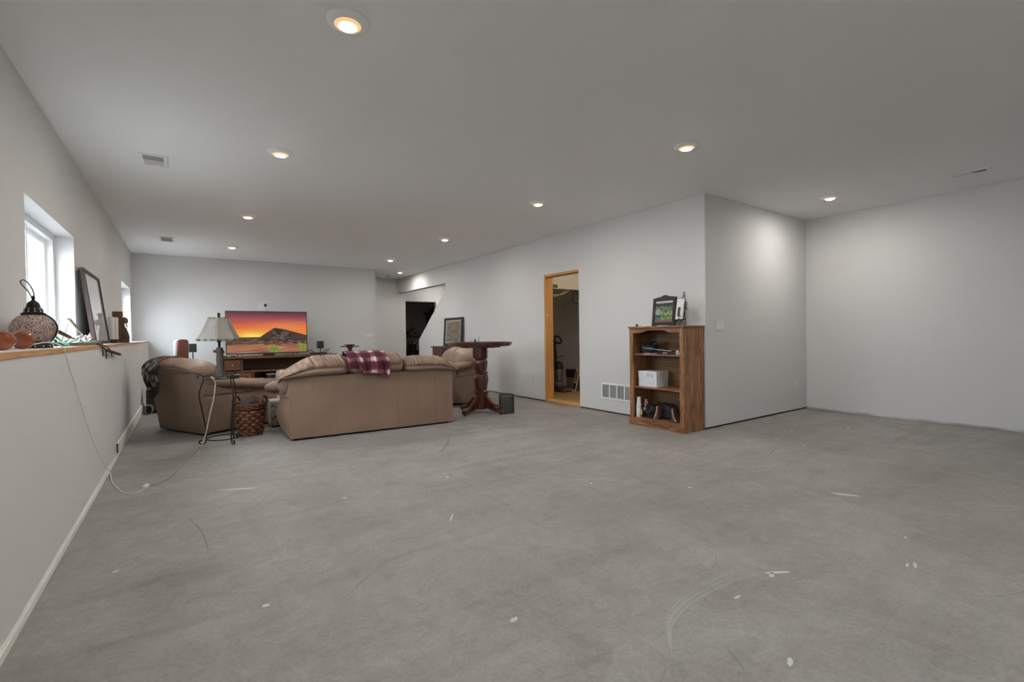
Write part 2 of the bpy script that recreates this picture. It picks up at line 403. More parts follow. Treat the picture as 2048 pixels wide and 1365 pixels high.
# ------------------------------------------------------------------ windows
def slider(name, y0, y1, lab):
    x1 = XA0 - .125; x0 = x1 - .075; f = .05
    w = struct(B().box(x0, y0, ZW0 - .02, x1, y0 + f, ZW1).box(x0, y1 - f, ZW0 - .02, x1, y1, ZW1)
               .box(x0, y0 + f, ZW1 - f, x1, y1 - f, ZW1).box(x0, y0 + f, ZW0 - .02, x1, y1 - f, ZW0 + f * .6).build(name, m_vinyl, bevel=.003), lab)
    ym = (y0 + y1) / 2; g = .045
    for k, (a, b, xo) in enumerate([(y0 + f, ym + .03, .02), (ym - .03, y1 - f, .045)]):
        za, zb = ZW0 + f * .6, ZW1 - f; xa, xb = x1 - xo - .022, x1 - xo
        sb = B().box(xa, a, za, xb, a + g, zb).box(xa, b - g, za, xb, b, zb).box(xa, a + g, zb - g, xb, b - g, zb).box(xa, a + g, za, xb, b - g, za + g)
        so = sb.build('sash', m_vinyl, w, bevel=.003)
        B().box(xa + .009, a + g, za + g, xa + .013, b - g, zb - g).build('pane', m_glass, so)
    # window well outside: pale lined pit, open to the sky
    portal((x0 - .03, ym, (ZW0 + ZW1) / 2), y1 - y0, ZW1 - ZW0, (1, 0, 0), 'window_portal' if y0 > 2 else 'window_left_offscreen')
    return w
for i, (a, b) in enumerate(WIN): slider('window_%d' % (i + 1), a, b, 'white vinyl sliding window set deep in the wall')
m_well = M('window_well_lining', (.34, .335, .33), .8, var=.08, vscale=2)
m_slab = M('pale_bounce_slab', (.66, .65, .63), .85, var=.06, vscale=2)
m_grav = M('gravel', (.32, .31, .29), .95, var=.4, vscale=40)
for i, (a, b) in enumerate(WIN):  # near end wall raised to keep sky light off the TV wall
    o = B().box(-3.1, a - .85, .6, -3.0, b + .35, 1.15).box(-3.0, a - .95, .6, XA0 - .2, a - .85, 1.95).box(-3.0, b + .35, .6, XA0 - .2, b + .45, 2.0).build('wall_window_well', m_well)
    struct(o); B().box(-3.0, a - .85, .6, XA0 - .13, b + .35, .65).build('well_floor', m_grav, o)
struct(B().box(-12, -18, -.16, 18, YR - .15, -.06).build('ground', m_slab))  # unseen ground behind the rear wall, made pale to bounce light

# ------------------------------------------------------------------ floor marks (dried plaster, scratches)
m_smear = M('dried_plaster', (.54, .53, .515), .85)
m_scr = M('pale_scratch', (.355, .345, .335), .8)
m_scd = M('dark_scuff', (.20, .19, .18), .8)
def smear(x, y, l, w, ang):
    n = 12; ca, sa = math.cos(ang), math.sin(ang); vs = []
    for k in range(n):
        t = 2 * PI * k / n; r = 1 + .35 * noise.noise(Vector((x * 9 + math.cos(t) * 1.5, y * 9 + math.sin(t) * 1.5, 0)))
        a, b = l / 2 * r * math.cos(t), w / 2 * r * math.sin(t); vs.append((a * ca - b * sa, a * sa + b * ca))
    B().prism(vs, 'z', -.001, .0012).build('plaster_smear', m_smear, fl, loc=(x, y, 0))
for a in [(2.263, 1.116, .12, .022, -.5), (2.22, 1.12, .05, .02, .3), (1.917, 1.112, .045, .012, 0), (1.054, 1.54, .04, .02, .3), (1.681, .789, .05, .018, .4), (3.711, 1.376, .16, .03, -1.0),
          (2.861, .769, .07, .014, .3), (2.83, .79, .05, .012, .2), (1.34, 2.63, .12, .01, .9), (.302, 4.086, .3, .02, -.45), (.26, 2.236, .03, .025, 0), (-.26, 4.62, .05, .02, 0), (3.0, 2.1, .03, .02, 0),
          (3.2, .9, .03, .012, .2), (2.5, 2.6, .03, .02, .5), (.9, 3.4, .03, .02, .1), (5.6, 2.6, .04, .03, .3), (6.3, 2.3, .05, .03, .1), (5.0, 2.2, .04, .02, 0), (-.3, 3.0, .03, .02, .4), (.2, 5.0, .05, .015, .2), (1.7, 3.4, .04, .015, .6)]: smear(*a)
def streak(pts, w, mat, name):
    P = catmull([(x, y, .0007) for x, y in pts], 8); k = len(P); rows = []
    for i, p in enumerate(P):
        t = (P[min(i + 1, k - 1)] - P[max(i - 1, 0)]).normalized(); nrm = Vector((-t.y, t.x, 0))
        ww = w * (.35 + .65 * math.sin(PI * (i + .5) / k)); rows.append([p - nrm * ww / 2, p + nrm * ww / 2])
    B().loft(rows, False, False).build(name, mat, fl)
ARC = [(1.39, 1.05), (1.55, 1.16), (1.77, 1.2), (2.05, 1.19), (2.25, 1.14)]
for q in range(9):
    o = .011 * q + random.uniform(-.004, .004); a = random.randint(0, 1); e = random.randint(4, 5)
    streak([(x + o * .7, y + o * .8) for x, y in ARC[a:e]], random.uniform(.0018, .004), m_scr, 'scratch')
streak([(4.20, 1.26), (4.38, 1.14), (4.45, 1.05)], .012, m_scr, 'scratch')
streak([(4.26, 1.05), (4.13, .92), (4.0, .80)], .006, m_scr, 'scratch')
streak([(1.57, .95), (1.55, .91), (1.52, .86)], .01, m_scd, 'scuff')
streak([(1.93, 1.40), (1.99, 1.33), (2.1, 1.33), (2.2, 1.39)], .004, m_scd, 'scuff')
streak([(2.0, 4.15), (2.2, 4.4), (2.39, 4.72)], .02, m_scd, 'scuff')
streak([(2.0, 4.62), (2.2, 4.66), (2.37, 4.58)], .012, m_scd, 'scuff')
streak([(2.75, .5), (2.95, .42), (3.1, .45)], .004, m_scd, 'scuff')
streak([(.0, 3.6), (.06, 3.3), (.08, 3.0)], .008, m_scd, 'scuff')
streak([(.55, 2.1), (.8, 2.3), (1.1, 2.35)], .005, m_scd, 'scuff')
streak([(3.1, 2.9), (3.4, 2.7), (3.5, 2.4)], .01, m_scr, 'scratch')
streak([(2.5, 3.3), (2.9, 3.1), (3.4, 3.2)], .008, m_scd, 'scuff')
streak([(4.3, 2.2), (4.7, 2.3), (5.0, 2.2)], .008, m_scd, 'scuff')
streak([(.1, 5.4), (.3, 5.35), (.7, 5.1)], .012, m_scd, 'scuff')
streak([(1.2, 5.1), (1.7, 4.9), (2.2, 4.95)], .02, m_scr, 'scratch')

# ------------------------------------------------------------------ ceiling lights and registers
def lens_mat():
    m = bpy.data.materials.new('warm_lit_lens'); m.use_nodes = True; nt = m.node_tree; N = nt.nodes; N.clear()
    o = N.new('ShaderNodeOutputMaterial'); e = N.new('ShaderNodeEmission'); tc = N.new('ShaderNodeTexCoord')
    v = N.new('ShaderNodeVectorMath'); v.operation = 'MULTIPLY'; v.inputs[1].default_value = (1, 1, 0)
    ln = N.new('ShaderNodeVectorMath'); ln.operation = 'LENGTH'
    nt.links.new(tc.outputs['Object'], v.inputs[0]); nt.links.new(v.outputs[0], ln.inputs[0])
    mr = N.new('ShaderNodeMapRange'); mr.inputs[1].default_value = .006; mr.inputs[2].default_value = .047; mr.interpolation_type = 'SMOOTHSTEP'
    mr.inputs[3].default_value = LENS_CORE; mr.inputs[4].default_value = LENS_EDGE
    nt.links.new(ln.outputs['Value'], mr.inputs[0])
    r = N.new('ShaderNodeValToRGB'); r.color_ramp.elements[0].position = .42; r.color_ramp.elements[0].color = (1, .965, .92, 1)
    r.color_ramp.elements[1].position = .72; r.color_ramp.elements[1].color = (1, .66, .32, 1)
    m2 = N.new('ShaderNodeMath'); m2.operation = 'MULTIPLY'; m2.inputs[1].default_value = 1 / .07
    nt.links.new(ln.outputs['Value'], m2.inputs[0]); nt.links.new(m2.outputs[0], r.inputs[0])
    nt.links.new(r.outputs[0], e.inputs[0]); nt.links.new(mr.outputs[0], e.inputs[1]); nt.links.new(e.outputs[0], o.inputs[0])
    return m
m_lens = lens_mat()
m_trim = M('light_trim_white', (.94, .94, .93), .45)
def downlight(x, y, lab, name='recessed_light'):
    t = thing(name, lab, 'ceiling light', (x, y, H), 0, 'lit recessed ceiling lights')
    B().lathe([(.101, .002), (.103, -.004), (.098, -.009), (.085, -.013), (.068, -.021), (.065, -.0205), (.064, -.006)], 40).build('trim', m_trim, t, smooth=True)
    B().lathe([(.0655, -.0185), (.056, -.026), (.034, -.033), (.0005, -.036)], 40).build('lens' + ('_offscreen' if 'offscreen' in name else ''), m_lens, t, smooth=True)
    return t
rows = ['farthest from', 'second farthest from', 'second nearest to', 'nearest to']
for (y, w) in zip((2.44, 4.48, 7.03, 9.53), rows):
    downlight(.705, y, 'lit recessed ceiling light in the window-side row, %s the TV wall' % w)
for (y, w) in zip((2.49, 4.555, 7.055, 9.57), rows):
    downlight(3.553, y, 'lit recessed ceiling light in the closet-side row, %s the TV wall' % w)
downlight(4.434, 11.29, 'lit recessed ceiling light in the hallway past the TV wall')
downlight(6.363, 2.506, 'lit recessed ceiling light in the bare alcove by the ceiling register')
for x, y, w in ((.705, -.1, 'window-side'), (3.553, -.1, 'closet-side')):
    downlight(x, y, 'lit recessed ceiling light at the end away from the TV, %s row' % w, 'recessed_light_%s_offscreen' % ('left' if x < 2 else 'right'))
downlight(6.1, 12.0, 'lit recessed ceiling light over the landing behind the slanted opening')
# bare bulb in the closet
cb = thing('closet_bulb', 'bare lit bulb hanging from the closet ceiling', 'light bulb', (5.75, 5.2, H))
B().lathe([(.055, 0), (.055, -.02), (.006, -.03), (.006, -.33), (.02, -.34), (.022, -.40)], 20).build('holder', m_white, cb, smooth=True)
m_bulb = bpy.data.materials.new('bulb_glow'); m_bulb.use_nodes = True
_p = m_bulb.node_tree.nodes['Principled BSDF']; _p.inputs['Emission Color'].default_value = (1, .78, .5, 1); _p.inputs['Emission Strength'].default_value = 140
B().pillow((0, 0, -.43), (.03, .03, .04), 1, 16, 10).build('bulb', m_bulb, cb, smooth=True)

m_reg = M('register_white', (.78, .78, .76), .45)
m_slot = M('dark_slot', (.05, .05, .05), .8)
m_duct = M('galvanised_duct', (.38, .38, .39), .5, .6)
def register(x0, y0, x1, y1, lab, openhalf, nslat=5):
    t = thing('ceiling_register', lab, 'air vent', ((x0 + x1) / 2, (y0 + y1) / 2, H))
    hx, hy = (x1 - x0) / 2, (y1 - y0) / 2; b = .03
    B().box(-hx, -hy, -.008, hx, -hy + b, .002).box(-hx, hy - b, -.008, hx, hy, .002).box(-hx, -hy + b, -.008, -hx + b, hy - b, .002).box(hx - b, -hy + b, -.008, hx, hy - b, .002).build('frame', m_reg, t, bevel=.002)
    q = .004; dz = .34
    B().box(-hx + b - q, -hy + b - q, .001, -hx + b, hy - b + q, dz).box(hx - b, -hy + b - q, .001, hx - b + q, hy - b + q, dz).box(-hx + b, -hy + b - q, .001, hx - b, -hy + b, dz).box(-hx + b, hy - b, .001, hx - b, hy - b + q, dz).box(-hx + b - q, -hy + b - q, dz, hx - b + q, hy - b + q, dz + q).build('duct', m_duct, t)
    if openhalf == 'y0': B().box(-hx + b, -.004, -.006, hx - b, .004, 0).build('bar', m_reg, t)
    else: B().box(-hx + b, -.006, -.006, hx - b, .006, 0).build('bar', m_reg, t)
    for k in range(nslat):
        y = .012 + (hy - b - .018) * k / (nslat - 1)
        if openhalf == 'y1':
            y = -y
        B().obox((0, y, -.004), (2 * (hx - b), .036, .0015), Matrix.Rotation(.12, 3, 'X')).build('louver', m_reg, t)
    for k in range(nslat):
        y = -(.012 + (hy - b - .018) * k / (nslat - 1))
        if openhalf == 'y1': y = -y
        B().obox((0, y, -.003), (2 * (hx - b), .008, .0012), Matrix.Rotation(-1.5, 3, 'X')).build('louver', m_reg, t)
register(-.30, 5.10, -.095, 5.43, 'white ceiling register above the ledge by the large window', 'y0')
register(-.31, 9.11, -.105, 9.54, 'white ceiling register in the window-side corner by the TV wall', 'y0')
register(6.55, 1.18, 6.69, 1.475, 'slim white ceiling register in the bare alcove', 'y0')
sd = thing('smoke_alarm', 'small white round smoke alarm on the hallway ceiling', 'smoke alarm', (4.38, 11.99, H))
B().lathe([(.065, .001), (.066, -.012), (.058, -.03), (.02, -.036), (.001, -.036)], 28).build('housing', m_white, sd, smooth=True)
B().lathe([(.05, -.031), (.045, -.037), (.04, -.033)], 28).build('grille_ring', m_slot, sd, smooth=True)

# ------------------------------------------------------------------ wall plates, grille
def plate(name, lab, cat, loc, rz, w, h, kind):
    """plate in local xz plane, facing -y"""
    t = thing(name, lab, cat, loc, rz)
    B().box(-w / 2, -.006, -h / 2, w / 2, .001, h / 2).build('cover_plate', m_plate, t, bevel=.002)
    if kind == 'outlet':
        for s in (-1, 1):
            r = B().box(-.017, -.0085, s * .02 - .014, .017, -.005, s * .02 + .014).build('receptacle', m_white, t, bevel=.003)
            B().box(-.008, -.009, s * .02 - .004, -.006, -.008, s * .02 + .006).box(.006, -.009, s * .02 - .004, .008, -.008, s * .02 + .006).build('slot_shade', m_slot, r)  # dark bars paint the shade inside the plug holes
    else:
        for k in range(kind):
            x = (k - (kind - 1) / 2) * .046
            B().box(x - .0165, -.008, -.034, x + .0165, -.005, .034).build('rocker', m_white, t, bevel=.002)
            B().box(x - .0172, -.0065, -.0355, x + .0172, -.0055, -.034).build('rocker_gap', m_plate, t)
    return t
plate('light_switch', 'white triple rocker switch plate on the alcove wall beside the bookcase', 'light switch', (5.224, YC, 1.198), 0, .16, .118, 3)
plate('wall_outlet', 'white wall outlet near the bare alcove corner', 'outlet', (7.05, YC, .374), 0, .075, .118, 'outlet')
plate('wall_outlet', 'white wall outlet just left of the closet doorway', 'outlet', (XB, 6.57, .363), -PI / 2, .075, .118, 'outlet')
plate('light_switch', 'white four-gang switch plate at the end of the TV wall', 'light switch', (3.57, YE, 1.15), 0, .21, .118, 4)
# recessed media box above the TV with a plugged-in adapter
t = thing('media_box', 'white recessed outlet box with black plug above the TV', 'outlet', (1.36, YE, 1.79))
B().box(-.09, -.008, -.075, -.075, .001, .075).box(.075, -.008, -.075, .09, .001, .075).box(-.075, -.008, .06, .075, .001, .075).box(-.075, -.008, -.075, .075, .001, -.06).build('frame', m_white, t, bevel=.002)
B().box(-.075, -.002, -.06, .075, .001, .06).build('back_plate', m_white, t)
B().box(.02, -.04, -.01, .06, 0, .04).build('plug', m_black, t, bevel=.004)
B().tube(catmull([(.04, -.035, 0), (.05, -.04, -.05), (.075, -.03, -.11), (.08, -.02, -.2)], 5), .004, 6).build('cord', m_black, t)
# return air grille low on the right wall
t = thing('return_grille', 'white louvered return air grille low on the wall beside the bookcase', 'air vent', (XB, 4.52, .305), -PI / 2)
GW, GH = .74, .225
fr = B().box(-GW / 2, -.008, -GH / 2, GW / 2, .001, -GH / 2 + .022).box(-GW / 2, -.008, GH / 2 - .022, GW / 2, .001, GH / 2)
fr.box(-GW / 2, -.008, -GH / 2 + .022, -GW / 2 + .022, .001, GH / 2 - .022).box(GW / 2 - .022, -.008, -GH / 2 + .022, GW / 2, .001, GH / 2 - .022)
fr.build('frame', m_reg, t, bevel=.002)
for k in range(1, 5):
    x = -GW / 2 + .022 + k * (GW - .044) / 5
    B().box(x - .009, -.011, -GH / 2 + .022, x + .009, 0, GH / 2 - .022).build('mullion', m_reg, t)
B().box(-GW / 2 + .02, .128, -GH / 2 + .018, GW / 2 - .02, .134, GH / 2 - .018).build('backing', m_duct, t)
lv = B().obox((0, 0, 0), (GW - .046, .0075, .0012), Matrix.Rotation(.75, 3, 'X'))
l0 = None
for k in range(13):
    z = -GH / 2 + .03 + k * (GH - .06) / 12
    if l0 is None: l0 = lv.build('louver', M('louver_shaded', (.5, .5, .5), .5), t, loc=(0, -.0035, z))  # white louvers coloured grey to paint in their shade
    else:
        c = l0.copy(); COL.objects.link(c); c.location = (0, -.0035, z)

# ------------------------------------------------------------------ upholstered seating
CUSH = [(.015, .695), (-.045, .715), (-.068, .755), (-.058, .785), (-.078, .82), (-.05, .875), (.02, .918), (.11, .932), (.21, .905), (.30, .82), (.345, .68), (.335, .52), (.2, .48), (.06, .56)]
def smooth01(t): t = max(0, min(1, t)); return t * t * (3 - 2 * t)
def seating(t, L, n, npan, lean=0., D=.95, ends=True, seed=0, flare=.10, ph=.70, kz=1., armx=0., armz=0., bulge=.03, wing=False, droop=1., sag=None):
    def sh(x, y, z): return (x, y - lean * min(1.25, z / .75) * max(0, 1 - max(y, 0) / .6), z)
    CU = [(y, ph + (z - .70) * kz if z > .70 else z) for y, z in CUSH]
    B().box(.05, .05, 0, L - .05, D - .06, .05).build('base', m_blackm, t)
    w = L / npan
    for i in range(npan):
        B().box(i * w, 0, .022, (i + 1) * w, .07, ph).warp(sh).build('back_panel', m_leather, t, bevel=.0022)
    for s in (0, 1):
        def mir(x, y, z): return (x if s == 0 else L - x, y, z)
        bul = lambda q, p: Vector((q.x - bulge * max(0, -p.x) * math.sin(PI * max(0, min(1, (q.z - .0) / .5))) * math.sin(PI * max(0, min(1, q.y / D))), q.y, q.z))
        B().pillow((.06, D / 2 + .005, .245), (.06, D / 2 - .005, .222), .16, 40, 20, bul).warp(mir).warp(sh).build('side_panel', m_leather, t, smooth=True, sharp=60)
        def top(q, p):
            tb = min(ph - .02, .66); tz = tb - (tb - .59 - armz) * smooth01((q.y - .05) / .4) - .05 * smooth01((q.y - .4) / .55)
            z = .46 + (q.z - .46) * (tz - .46) / .24
            return Vector((q.x - .8 * bulge * max(0, -p.x) * (1 - (z - .46) / .5) * math.sin(PI * max(0, min(1, q.y / D))), q.y, z))
        B().pillow((.055, D / 2 + .008, .58), (.055, D / 2 - .012, .12), .16, 40, 16, top).warp(mir).warp(sh).build('arm_side', m_leather, t, smooth=True, sharp=60)
        if wing: B().pillow((-.035, .2, .655), (.075, .15, .115), .6, 24, 14, lambda q, p: q + .012 * noise.noise_vector(q * 16)).warp(mir).warp(sh).build('wing_pad', m_leather2, t, smooth=True, sharp=80)
        path = catmull([(.03 + armx * .3, .16, .66 + armz), (.01 + armx, .34, .625 + armz), (armx, .56, .585 + armz), (armx, .78, .565 + armz), (.01 + armx, D - .03, .535 + armz)], 8); rings = []; k = len(path)
        for i, p in enumerate(path):
            u = i / (k - 1); r = (max(0.02, 1 - abs(2 * u - 1) ** 7)) ** .5
            rings.append([(p.x + .02 + r * (.13 + .02 * math.sin(u * 3)) * math.cos(a) * (1.0 if math.cos(a) > 0 else 1.0), p.y + .012 * noise.noise(Vector((a * 2, u * 9, seed + s))),
                           p.z + r * (.07 + .012 * noise.noise(Vector((u * 22, a, seed + 3 * s)))) * math.sin(a)) for a in [2 * PI * j / 20 for j in range(20)]])
        B().loft(rings).warp(mir).warp(sh).build('arm_pad', m_leather2, t, smooth=True, sharp=80)
    B().box(.11, .07, .05, L - .11, D - .05, .34).build('seat_base', m_leather, t, bevel=.01)
    cw = (L - .2) / n
    for i in range(n):
        B().pillow((.1 + (i + .5) * cw, .62, .40), (cw / 2, .35, .085), .3, 32, 14).build('seat_cushion', m_leather2, t, smooth=True, sharp=80)
    bw = L / n
    prof = catmull([(p[0], p[1], 0) for p in CU], 3, True)
    cy = sum(p.x for p in prof) / len(prof); cz = sum(p.y for p in prof) / len(prof)
    for i in range(n):
        xa, xb = i * bw, (i + 1) * bw
        if i == 0: xa -= flare
        if i == n - 1: xb += flare
        N_ = int((xb - xa) * 220); rings = []
        for k in range(N_ + 1):
            sx = -1 + 2 * k / N_; x = (xa + xb) / 2 + sx * (xb - xa) / 2
            r = max(.03, (1 - abs(sx) ** (9 if n > 1 else 7))) ** .38
            drop = 0
            if i == 0: drop += droop * .15 * smooth01((.42 - (x + flare)) / .42) ** 1.3
            if i == n - 1: drop += droop * .12 * smooth01(((x - flare) - (L - .36)) / .36) ** 1.3
            drop += .012 * math.sin(x * 3.1 + seed) + (sag[i] if sag else 0)
            ring = []
            for q in prof:
                y, z = q.x, q.y
                up = smooth01((z - ph - .075 * kz) / .05) * smooth01((.15 - y) / .14)
                nn = noise.noise(Vector((x * 34 + 1.5 * (z - .8) * 6 + 2.5 * noise.noise(Vector((x * 3, z * 4, seed + 9))), z * 2.2, seed + i * 5.1)))
                pl = (1 - abs(nn) * 3.2)
                dd = .011 * up * pl + .004 * noise.noise(Vector((x * 9, y * 9, z * 9 + seed)))
                rr = r * (1 + dd / .16)
                hz = max(0, z - ph) / (.23 * kz)
                ring.append((x, cy + (y - cy) * rr, cz + (z - cz) * rr - drop * min(1.0, hz + .15)))
            rings.append(ring)
        B().loft(rings).warp(sh).build('back_cushion', m_leather2, t, smooth=True, sharp=90)
    return sh

SOFA = (.916, 5.59, 0); SOFA_RZ = math.atan2(5.463 - 5.59, 2.827 - .916); SOFA_L = 1.915
sofa = thing('sofa', 'tan leather three-seat sofa with its back to the open floor', 'sofa', SOFA, SOFA_RZ)
seating(sofa, SOFA_L, 3, 8, 0, .95, seed=1.3, armx=-.07, armz=-.04, bulge=.10, wing=True, sag=(0, .015, .055))
CH_RZ = math.atan2(-.821, .438)
chair = thing('armchair', 'tan leather armchair with a fringed throw, beside the window wall', 'armchair', (-.273, 7.352, 0), CH_RZ)
ch_sh = seating(chair, .93, 1, 2, .12, .95, seed=4.2, flare=.03, ph=.75, kz=.62, armz=-.03, droop=.3)
c2dir = Vector((-.985, .17))
chair2 = thing('loveseat', 'tan leather loveseat behind the tall round pub table', 'loveseat', (3.97, 6.70, 0), math.atan2(c2dir.y, c2dir.x) - PI / 2)
seating(chair2, 1.2, 2, 3, .05, .95, seed=8.8, flare=.02, ph=.71, kz=.9, droop=.2)

# plaid throw over the sofa back
RED, PINK, CREAM, PUR = s2l((76, 18, 28)), s2l((144, 78, 86)), s2l((214, 206, 192)), s2l((70, 30, 60))
def plaid(x, v):
    def st(a): a = a % .155; return 0 if a < .062 else (1 if a < .088 else 2 if a < .14 else 1)
    a, b = st(x), st(v + .03)
    k = {(0, 0): RED, (2, 2): CREAM}.get((a, b))
    if k is None:
        k = PINK if (a == 2 or b == 2) else PUR
        if 0 in (a, b): k = tuple(.55 * p + .45 * q for p, q in zip(k, RED))
    n = .85 + .3 * noise.noise(Vector((x * 150, v * 150, 0)))
    return tuple(c * n for c in k)
m_plaid = vcol('plaid_wool', .95, bump=.3); m_throw = vcol('woven_throw', .95, bump=.4)
def drape(path_fn, x0, x1, vlen_fn, sh, color, nx=48, nv=46, rip=.014, seed=0):
    """cloth laid along a profile path; path_fn(v) gives (y, z) after arc length v"""
    b = B(); vals = {}
    def fn(u, w):
        L_ = vlen_fn(u); v = w * L_; x = x0 + (x1 - x0) * u
        y, z, hang = path_fn(v)
        rp = rip * hang * math.sin(u * 19 + 1.3 * math.sin(v * 7) + seed) + .006 * noise.noise(Vector((u * 7, v * 14, seed)))
        xx = x + .02 * hang * math.sin(u * 9 + seed) - .01 * math.sin(v * 9)
        return sh(xx, y - abs(rp) - .004, z + .004 * math.sin(u * 11))
    def cf(u, w): return color(x0 + (x1 - x0) * u, w * vlen_fn(u))
    b.grid(fn, nx, nv, cf); return b
def make_path(pts):
    P = catmull([(p[0], p[1], 0) for p in pts], 10); d = [0]
    for i in range(1, len(P)): d.append(d[-1] + (P[i] - P[i - 1]).length)
    def f(v):
        for i in range(1, len(P)):
            if d[i] >= v:
                t = (v - d[i - 1]) / max(1e-6, d[i] - d[i - 1]); q = P[i - 1].lerp(P[i], t); return q.x, q.y, smooth01((v - .30) / .12)
        e = P[-1]; return e.x, e.y - (v - d[-1]), 1.
    return f
idn = lambda x, y, z: (x, y, z)
tp = make_path([(.26, .885), (.17, .945), (.09, .958), (0, .932), (-.065, .89), (-.1, .83), (-.103, .77), (-.098, .70)])
def tl(u):
    if u < .32: return .50 + .02 * u
    if u < .36: return .50 + (u - .32) * 1.4
    if u < .62: return .556
    return .556 + .05 * (u - .62) / .38
pt = thing('throw_blanket', 'red and cream plaid throw blanket draped over the sofa back', 'blanket', SOFA, SOFA_RZ)
drape(tp, .60, 1.055, tl, idn, plaid, 90, 70, .02).build('cloth', m_plaid, pt, smooth=True, solid=.006, norm=False)
fb = B()
for k in range(44):
    u = (k + .5) / 44; x = .60 + .455 * u; v = tl(u); y, z, h = tp(v)
    fb.tube([(x, y - .012, z), (x + random.uniform(-.006, .006), y - .014, z - .014), (x + random.uniform(-.01, .01), y - .012, z - .026)], .0022, 4)
fo = fb.build('fringe', M('plaid_fringe', RED, .9), pt); fo['kind'] = 'stuff'

# fringed dark throw over the armchair corner
def boho(x, v):
    n = noise.noise(Vector((x * 26, v * 13, 2))); n2 = noise.noise(Vector((x * 70, v * 60, 5)))
    c = s2l((38, 36, 38))
    if n > .12: c = s2l((150, 140, 126))
    elif n > -.06: c = s2l((92, 88, 86))
    n3 = noise.noise(Vector((x * 12, v * 9, 21)))
    if .26 < v < .44 and n3 > .02: c = s2l((112, 48, 30))
    if n3 < -.30: c = s2l((176, 166, 148)) if math.sin(x * 150 + v * 90) > 0 else s2l((25, 24, 26))
    return tuple(q * (.8 + .5 * abs(n2)) for q in c)
bt = thing('throw_blanket', 'fringed black and grey woven throw over the armchair corner', 'blanket', (-.273, 7.352, 0), CH_RZ)
bp = make_path([(.34, .77), (.24, .875), (.12, .915), (.02, .895), (-.06, .85), (-.105, .79), (-.118, .71), (-.10, .6), (-.07, .5)])
def bl_(u): return .84 - .12 * u
drape(bp, .15, .46, bl_, ch_sh, boho, 60, 80, .03, 2).build('cloth', m_throw, bt, smooth=True, solid=.012, norm=False)
fb = B()
for k in range(60):
    u = k / 59; x = .15 + .31 * u; v = bl_(u); y, z, h = bp(v)
    p0 = Vector(ch_sh(x, y - .02, z)); q = Vector((random.uniform(-.015, .015), random.uniform(-.02, .01), -.035))
    fb.tube([p0, p0 + q, p0 + 2 * q + Vector((0, 0, -.03))], .0035, 4)
fo = fb.build('fringe', M('throw_fringe', s2l((60, 54, 50)), .95), bt); fo['kind'] = 'stuff'
# throw pillow on the sofa seat end
tag(B().pillow((0, 0, 0), (.13, .05, .11), .55, 28, 14).xf(Matrix.Rotation(.5, 4, 'Y')).build('throw_pillow', M('grey_fabric', s2l((96, 90, 98)), .9, bump=.3, bscale=200), loc=(1.06, 6.38, .53), rz=.5, smooth=True),
    'dark grey throw pillow leaning at the end of the sofa', 'pillow')

# ------------------------------------------------------------------ iron side table, lamp
ST = (.325, 6.01)
t = thing('side_table', 'black wrought iron side table with scrolled feet', 'side table', (*ST, 0))
for k in range(2):
    B().tube([( .172 * math.cos(a), .172 * math.sin(a), .70 + .03 * k) for a in [2 * PI * j / 40 for j in range(40)]], .005, 6, True).build('top_rim', m_iron, t, smooth=True)
B().lathe([(.001, .700), (.17, .700), (.17, .705), (.001, .705)], 36).build('table_top', glass_pane('table_glass', (.75, .82, .80)), t)
B().tube([(.155 * math.cos(a), .155 * math.sin(a), .055) for a in [2 * PI * j / 40 for j in range(40)]], .006, 6, True).build('foot_ring', m_iron, t, smooth=True)
for ang in (170, -67, 51):
    a = math.radians(ang)
    pr = [(.215, .712), (.226, .728), (.212, .745), (.188, .737), (.172, .70), (.195, .62), (.215, .55), (.21, .47), (.188, .34), (.168, .2), (.16, .09), (.165, .03), (.185, .006), (.215, .008), (.225, .028), (.21, .042), (.198, .032)]
    B().tube(catmull([(r * math.cos(a), r * math.sin(a), z) for r, z in pr], 6), .0065, 8).build('leg', m_iron, t, smooth=True)
# little glass dish and remote clutter on the table
t = thing('glass_coaster_dish', 'small clear dish of trinkets beside the lamp foot', 'dish', (ST[0] + .115, ST[1] - .05, .7055))
B().lathe([(.03, 0), (.055, .012), (.062, .03), (.059, .03), (.05, .014), (.001, .006)], 24).build('bowl', M('dark_glass', (.10, .13, .12), .08, coat=.5), t, smooth=True)
for k in range(6): B().pillow((.03 * math.cos(k * 1.1), .03 * math.sin(k * 1.1), .026), (.014, .011, .009), .8, 10, 6).build('trinket', M('trinket_%d' % k, [(.5, .5, .5), (.15, .2, .15), (.3, .28, .25)][k % 3], .25, .3), t, smooth=True)

lamp = thing('table_lamp', 'rustic table lamp with tree-trunk base and laced rawhide shade', 'lamp', (ST[0] - .025, ST[1] + .01, .705))
m_bark = M('lamp_bark', s2l((68, 54, 48)), .7, var=.45, vscale=30, bump=1.0, bscale=45, stretch=(1, 1, .35))
rings = []
for i in range(40):
    u = i / 39; z = .006 + .32 * u; r = .042 - .014 * u + .026 * math.exp(-u * 7)
    rings.append([((r + .008 * noise.noise(Vector((math.cos(a) * 2.4, math.sin(a) * 2.4, z * 22)))) * math.cos(a) + .010 * math.sin(u * 2.6), (r + .008 * noise.noise(Vector((math.cos(a) * 2.4 + 5, math.sin(a) * 2.4, z * 22)))) * math.sin(a), z) for a in [2 * PI * j / 22 for j in range(22)]])
B().loft(rings).build('trunk', m_bark, lamp, smooth=True, sharp=80)
for s, z in ((-1, .285), (1, .275)):
    B().tube([(0, 0, z - .02), (s * .03, .01, z), (s * .05, .012, z + .006)], [.014, .014, .016], 8).build('branch_stub', m_bark, lamp, smooth=True)
B().tube([(.005, 0, .32), (.005, 0, .385)], .012, 12).build('stem', m_iron, lamp)
